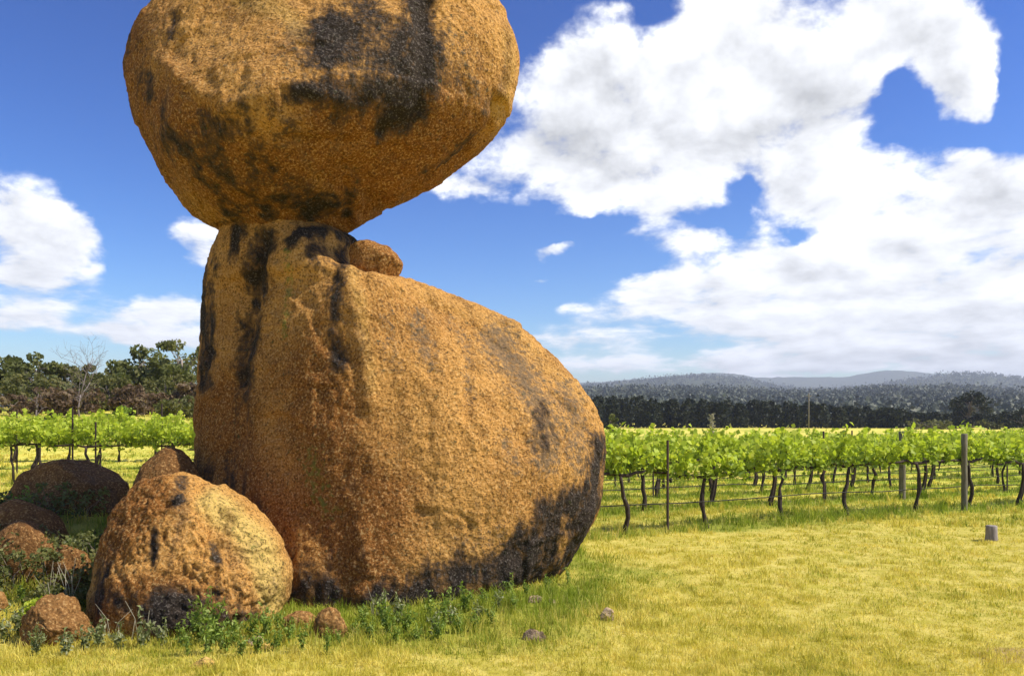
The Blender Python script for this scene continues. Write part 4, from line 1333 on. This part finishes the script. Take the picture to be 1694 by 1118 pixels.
for px, py, s in ((330, 1062, 1.5), (352, 1070, 1.6), (300, 1075, 1.0), (385, 1070, 1.2), (415, 1056, 1.0), (440, 1062, 1.2), (462, 1052, .9), (480, 1068, 1.0), (372, 1085, 1.1), (340, 1090, 1.3), (400, 1092, .9), (310, 1092, .9), (425, 1085, 1.0), (455, 1082, .9)):
    where = 'before the dark lower face of the pitted boulder' if px < 380 else 'around the two small pebbles by the pitted boulder'
    put_weed(px, py, s, False, 'leafy green weed growing ' + where, 'green weeds ' + where)
for px, py, s in ((165, 1072, 1.2), (200, 1076, 1.0), (235, 1072, 1.2), (270, 1070, 1.0), (140, 1080, 1.0), (30, 1050, 1.2), (12, 1060, 1.1), (60, 1085, 1.0), (110, 1090, 1.1)):
    where = 'between the jagged stone and the pitted boulder' if px > 130 else 'in front of and beside the jagged stone'
    put_weed(px, py, s, True, 'grey-green weed ' + where, 'grey-green weeds ' + where)
for k in range(16):
    x, y = WR.uniform(-6.6, -4.4), WR.uniform(8.2, 10.6)
    put_weed(CX + x / y * F, 900, WR.uniform(1.0, 1.9), k % 2 == 0, 'dark scrubby weed growing on the shaded boulder bank', 'scrub on the shaded bank', y=y)
SR = np.random.default_rng(77)
for k in range(34):
    x, y = SR.uniform(-6.9, -4.1), SR.uniform(8.0, 10.6)
    w_, l_ = make_tree(400 + k, SR.uniform(.35, .6), SR.uniform(.5, .9), None, .05, 420, None, trunk_r=.012, clumps=14, crown_from=.05)
    root = tag(add('scrub_bush', None, loc=(x, y, float(gz(x, y)))), 'low dark scrub bush on the shaded boulder bank', 'bush', 'scrub bushes on the shaded bank')
    add('stem', w_, M_GUM_BARK, root)
    add('foliage', l_, M_GUM_LEAF, root)
# the bright moss-green clump by the slanted stone, and dry stalks
y = 7.75
x = (75 - CX) / F * y
root = tag(add('cushion_plant', None, loc=(x, y, float(gz(x, y)))), 'bright yellow-green cushion plant between slanted and jagged stones', 'plant')
g = Geo()
pts = rng.normal(size=(1500, 3)); pts /= np.linalg.norm(pts, axis=1)[:, None]; pts[:, 2] = np.abs(pts[:, 2])
g.leaves(pts * np.array([.27, .2, .26]) * rng.uniform(.6, 1, (1500, 1)) ** .4, .045, rng, up=.6, rnd=rng.uniform(.4, 1, 1500))
add('foliage', g.mesh('foliage'), M_VINE_LEAF, root)
g = Geo(); g.tube([[0, 0, -.05], [0, 0, .08], [.02, 0, .18]], [.02, .015, .008], 5); add('stem', g.mesh('stem'), M_VINE_BARK, root)


def stalks(px, y, n, h, label, seed):
    r = np.random.default_rng(seed)
    x = (px - CX) / F * y
    g = Geo()
    for _ in range(n):
        b = r.normal(0, .05, 2)
        t = b + r.normal(0, .10, 2)
        hh = h * r.uniform(.55, 1.1)
        g.tube([[b[0], b[1], -.03], [(b[0] * 1.4 + t[0] * .6) / 2, (b[1] + t[1]) / 2, hh * .6], [t[0], t[1], hh]], [.0035, .003, .0015], 4, a=r.uniform(0, 1))
    tag(add('dry_stalks', g.mesh('dry_stalks'), M_STRAW, loc=(x, y, float(gz(x, y)))), label, 'dry grass', 'tufts of dry grass stalks')


stalks(118, 7.9, 9, .62, 'tall pale dry stalks beside the slanted stone', 1)
stalks(88, 8.1, 5, .5, 'short pale dry stalks behind the cushion plant', 2)
stalks(236, 7.1, 3, .55, 'single tall pale stalk group before the pitted boulder', 3)
stalks(190, 7.15, 4, .32, 'short dry stalks left of the single tall stalks', 4)
stalks(625, 7.6, 4, .32, 'pale dry stalks at the foot of the great rock', 5)

# ------------------------------------------------------------------ the air between here and the hills
m, n = material('haze')
pv = n.node('ShaderNodeVolumePrincipled')
pv.inputs['Color'].default_value = (0.86, 0.92, 1.0, 1)
pv.inputs['Density'].default_value = 0.00025
pv.inputs['Anisotropy'].default_value = 0.1
n.t.links.new(pv.outputs[0], n.node('ShaderNodeOutputMaterial').inputs['Volume'])
hx0, hx1, hy0, hy1, hz0, hz1 = -9000, 9000, -4000, 10000, -12, 262
V = np.array([(x, y, z) for z in (hz0, hz1) for x, y in ((hx0, hy0), (hx1, hy0), (hx1, hy1), (hx0, hy1))], float)
me = mesh_np('haze', V, [np.array([[3, 2, 1, 0], [4, 5, 6, 7], [0, 1, 5, 4], [1, 2, 6, 5], [2, 3, 7, 6], [3, 0, 4, 7]])])
tag(add('haze', me, m), kind='stuff')
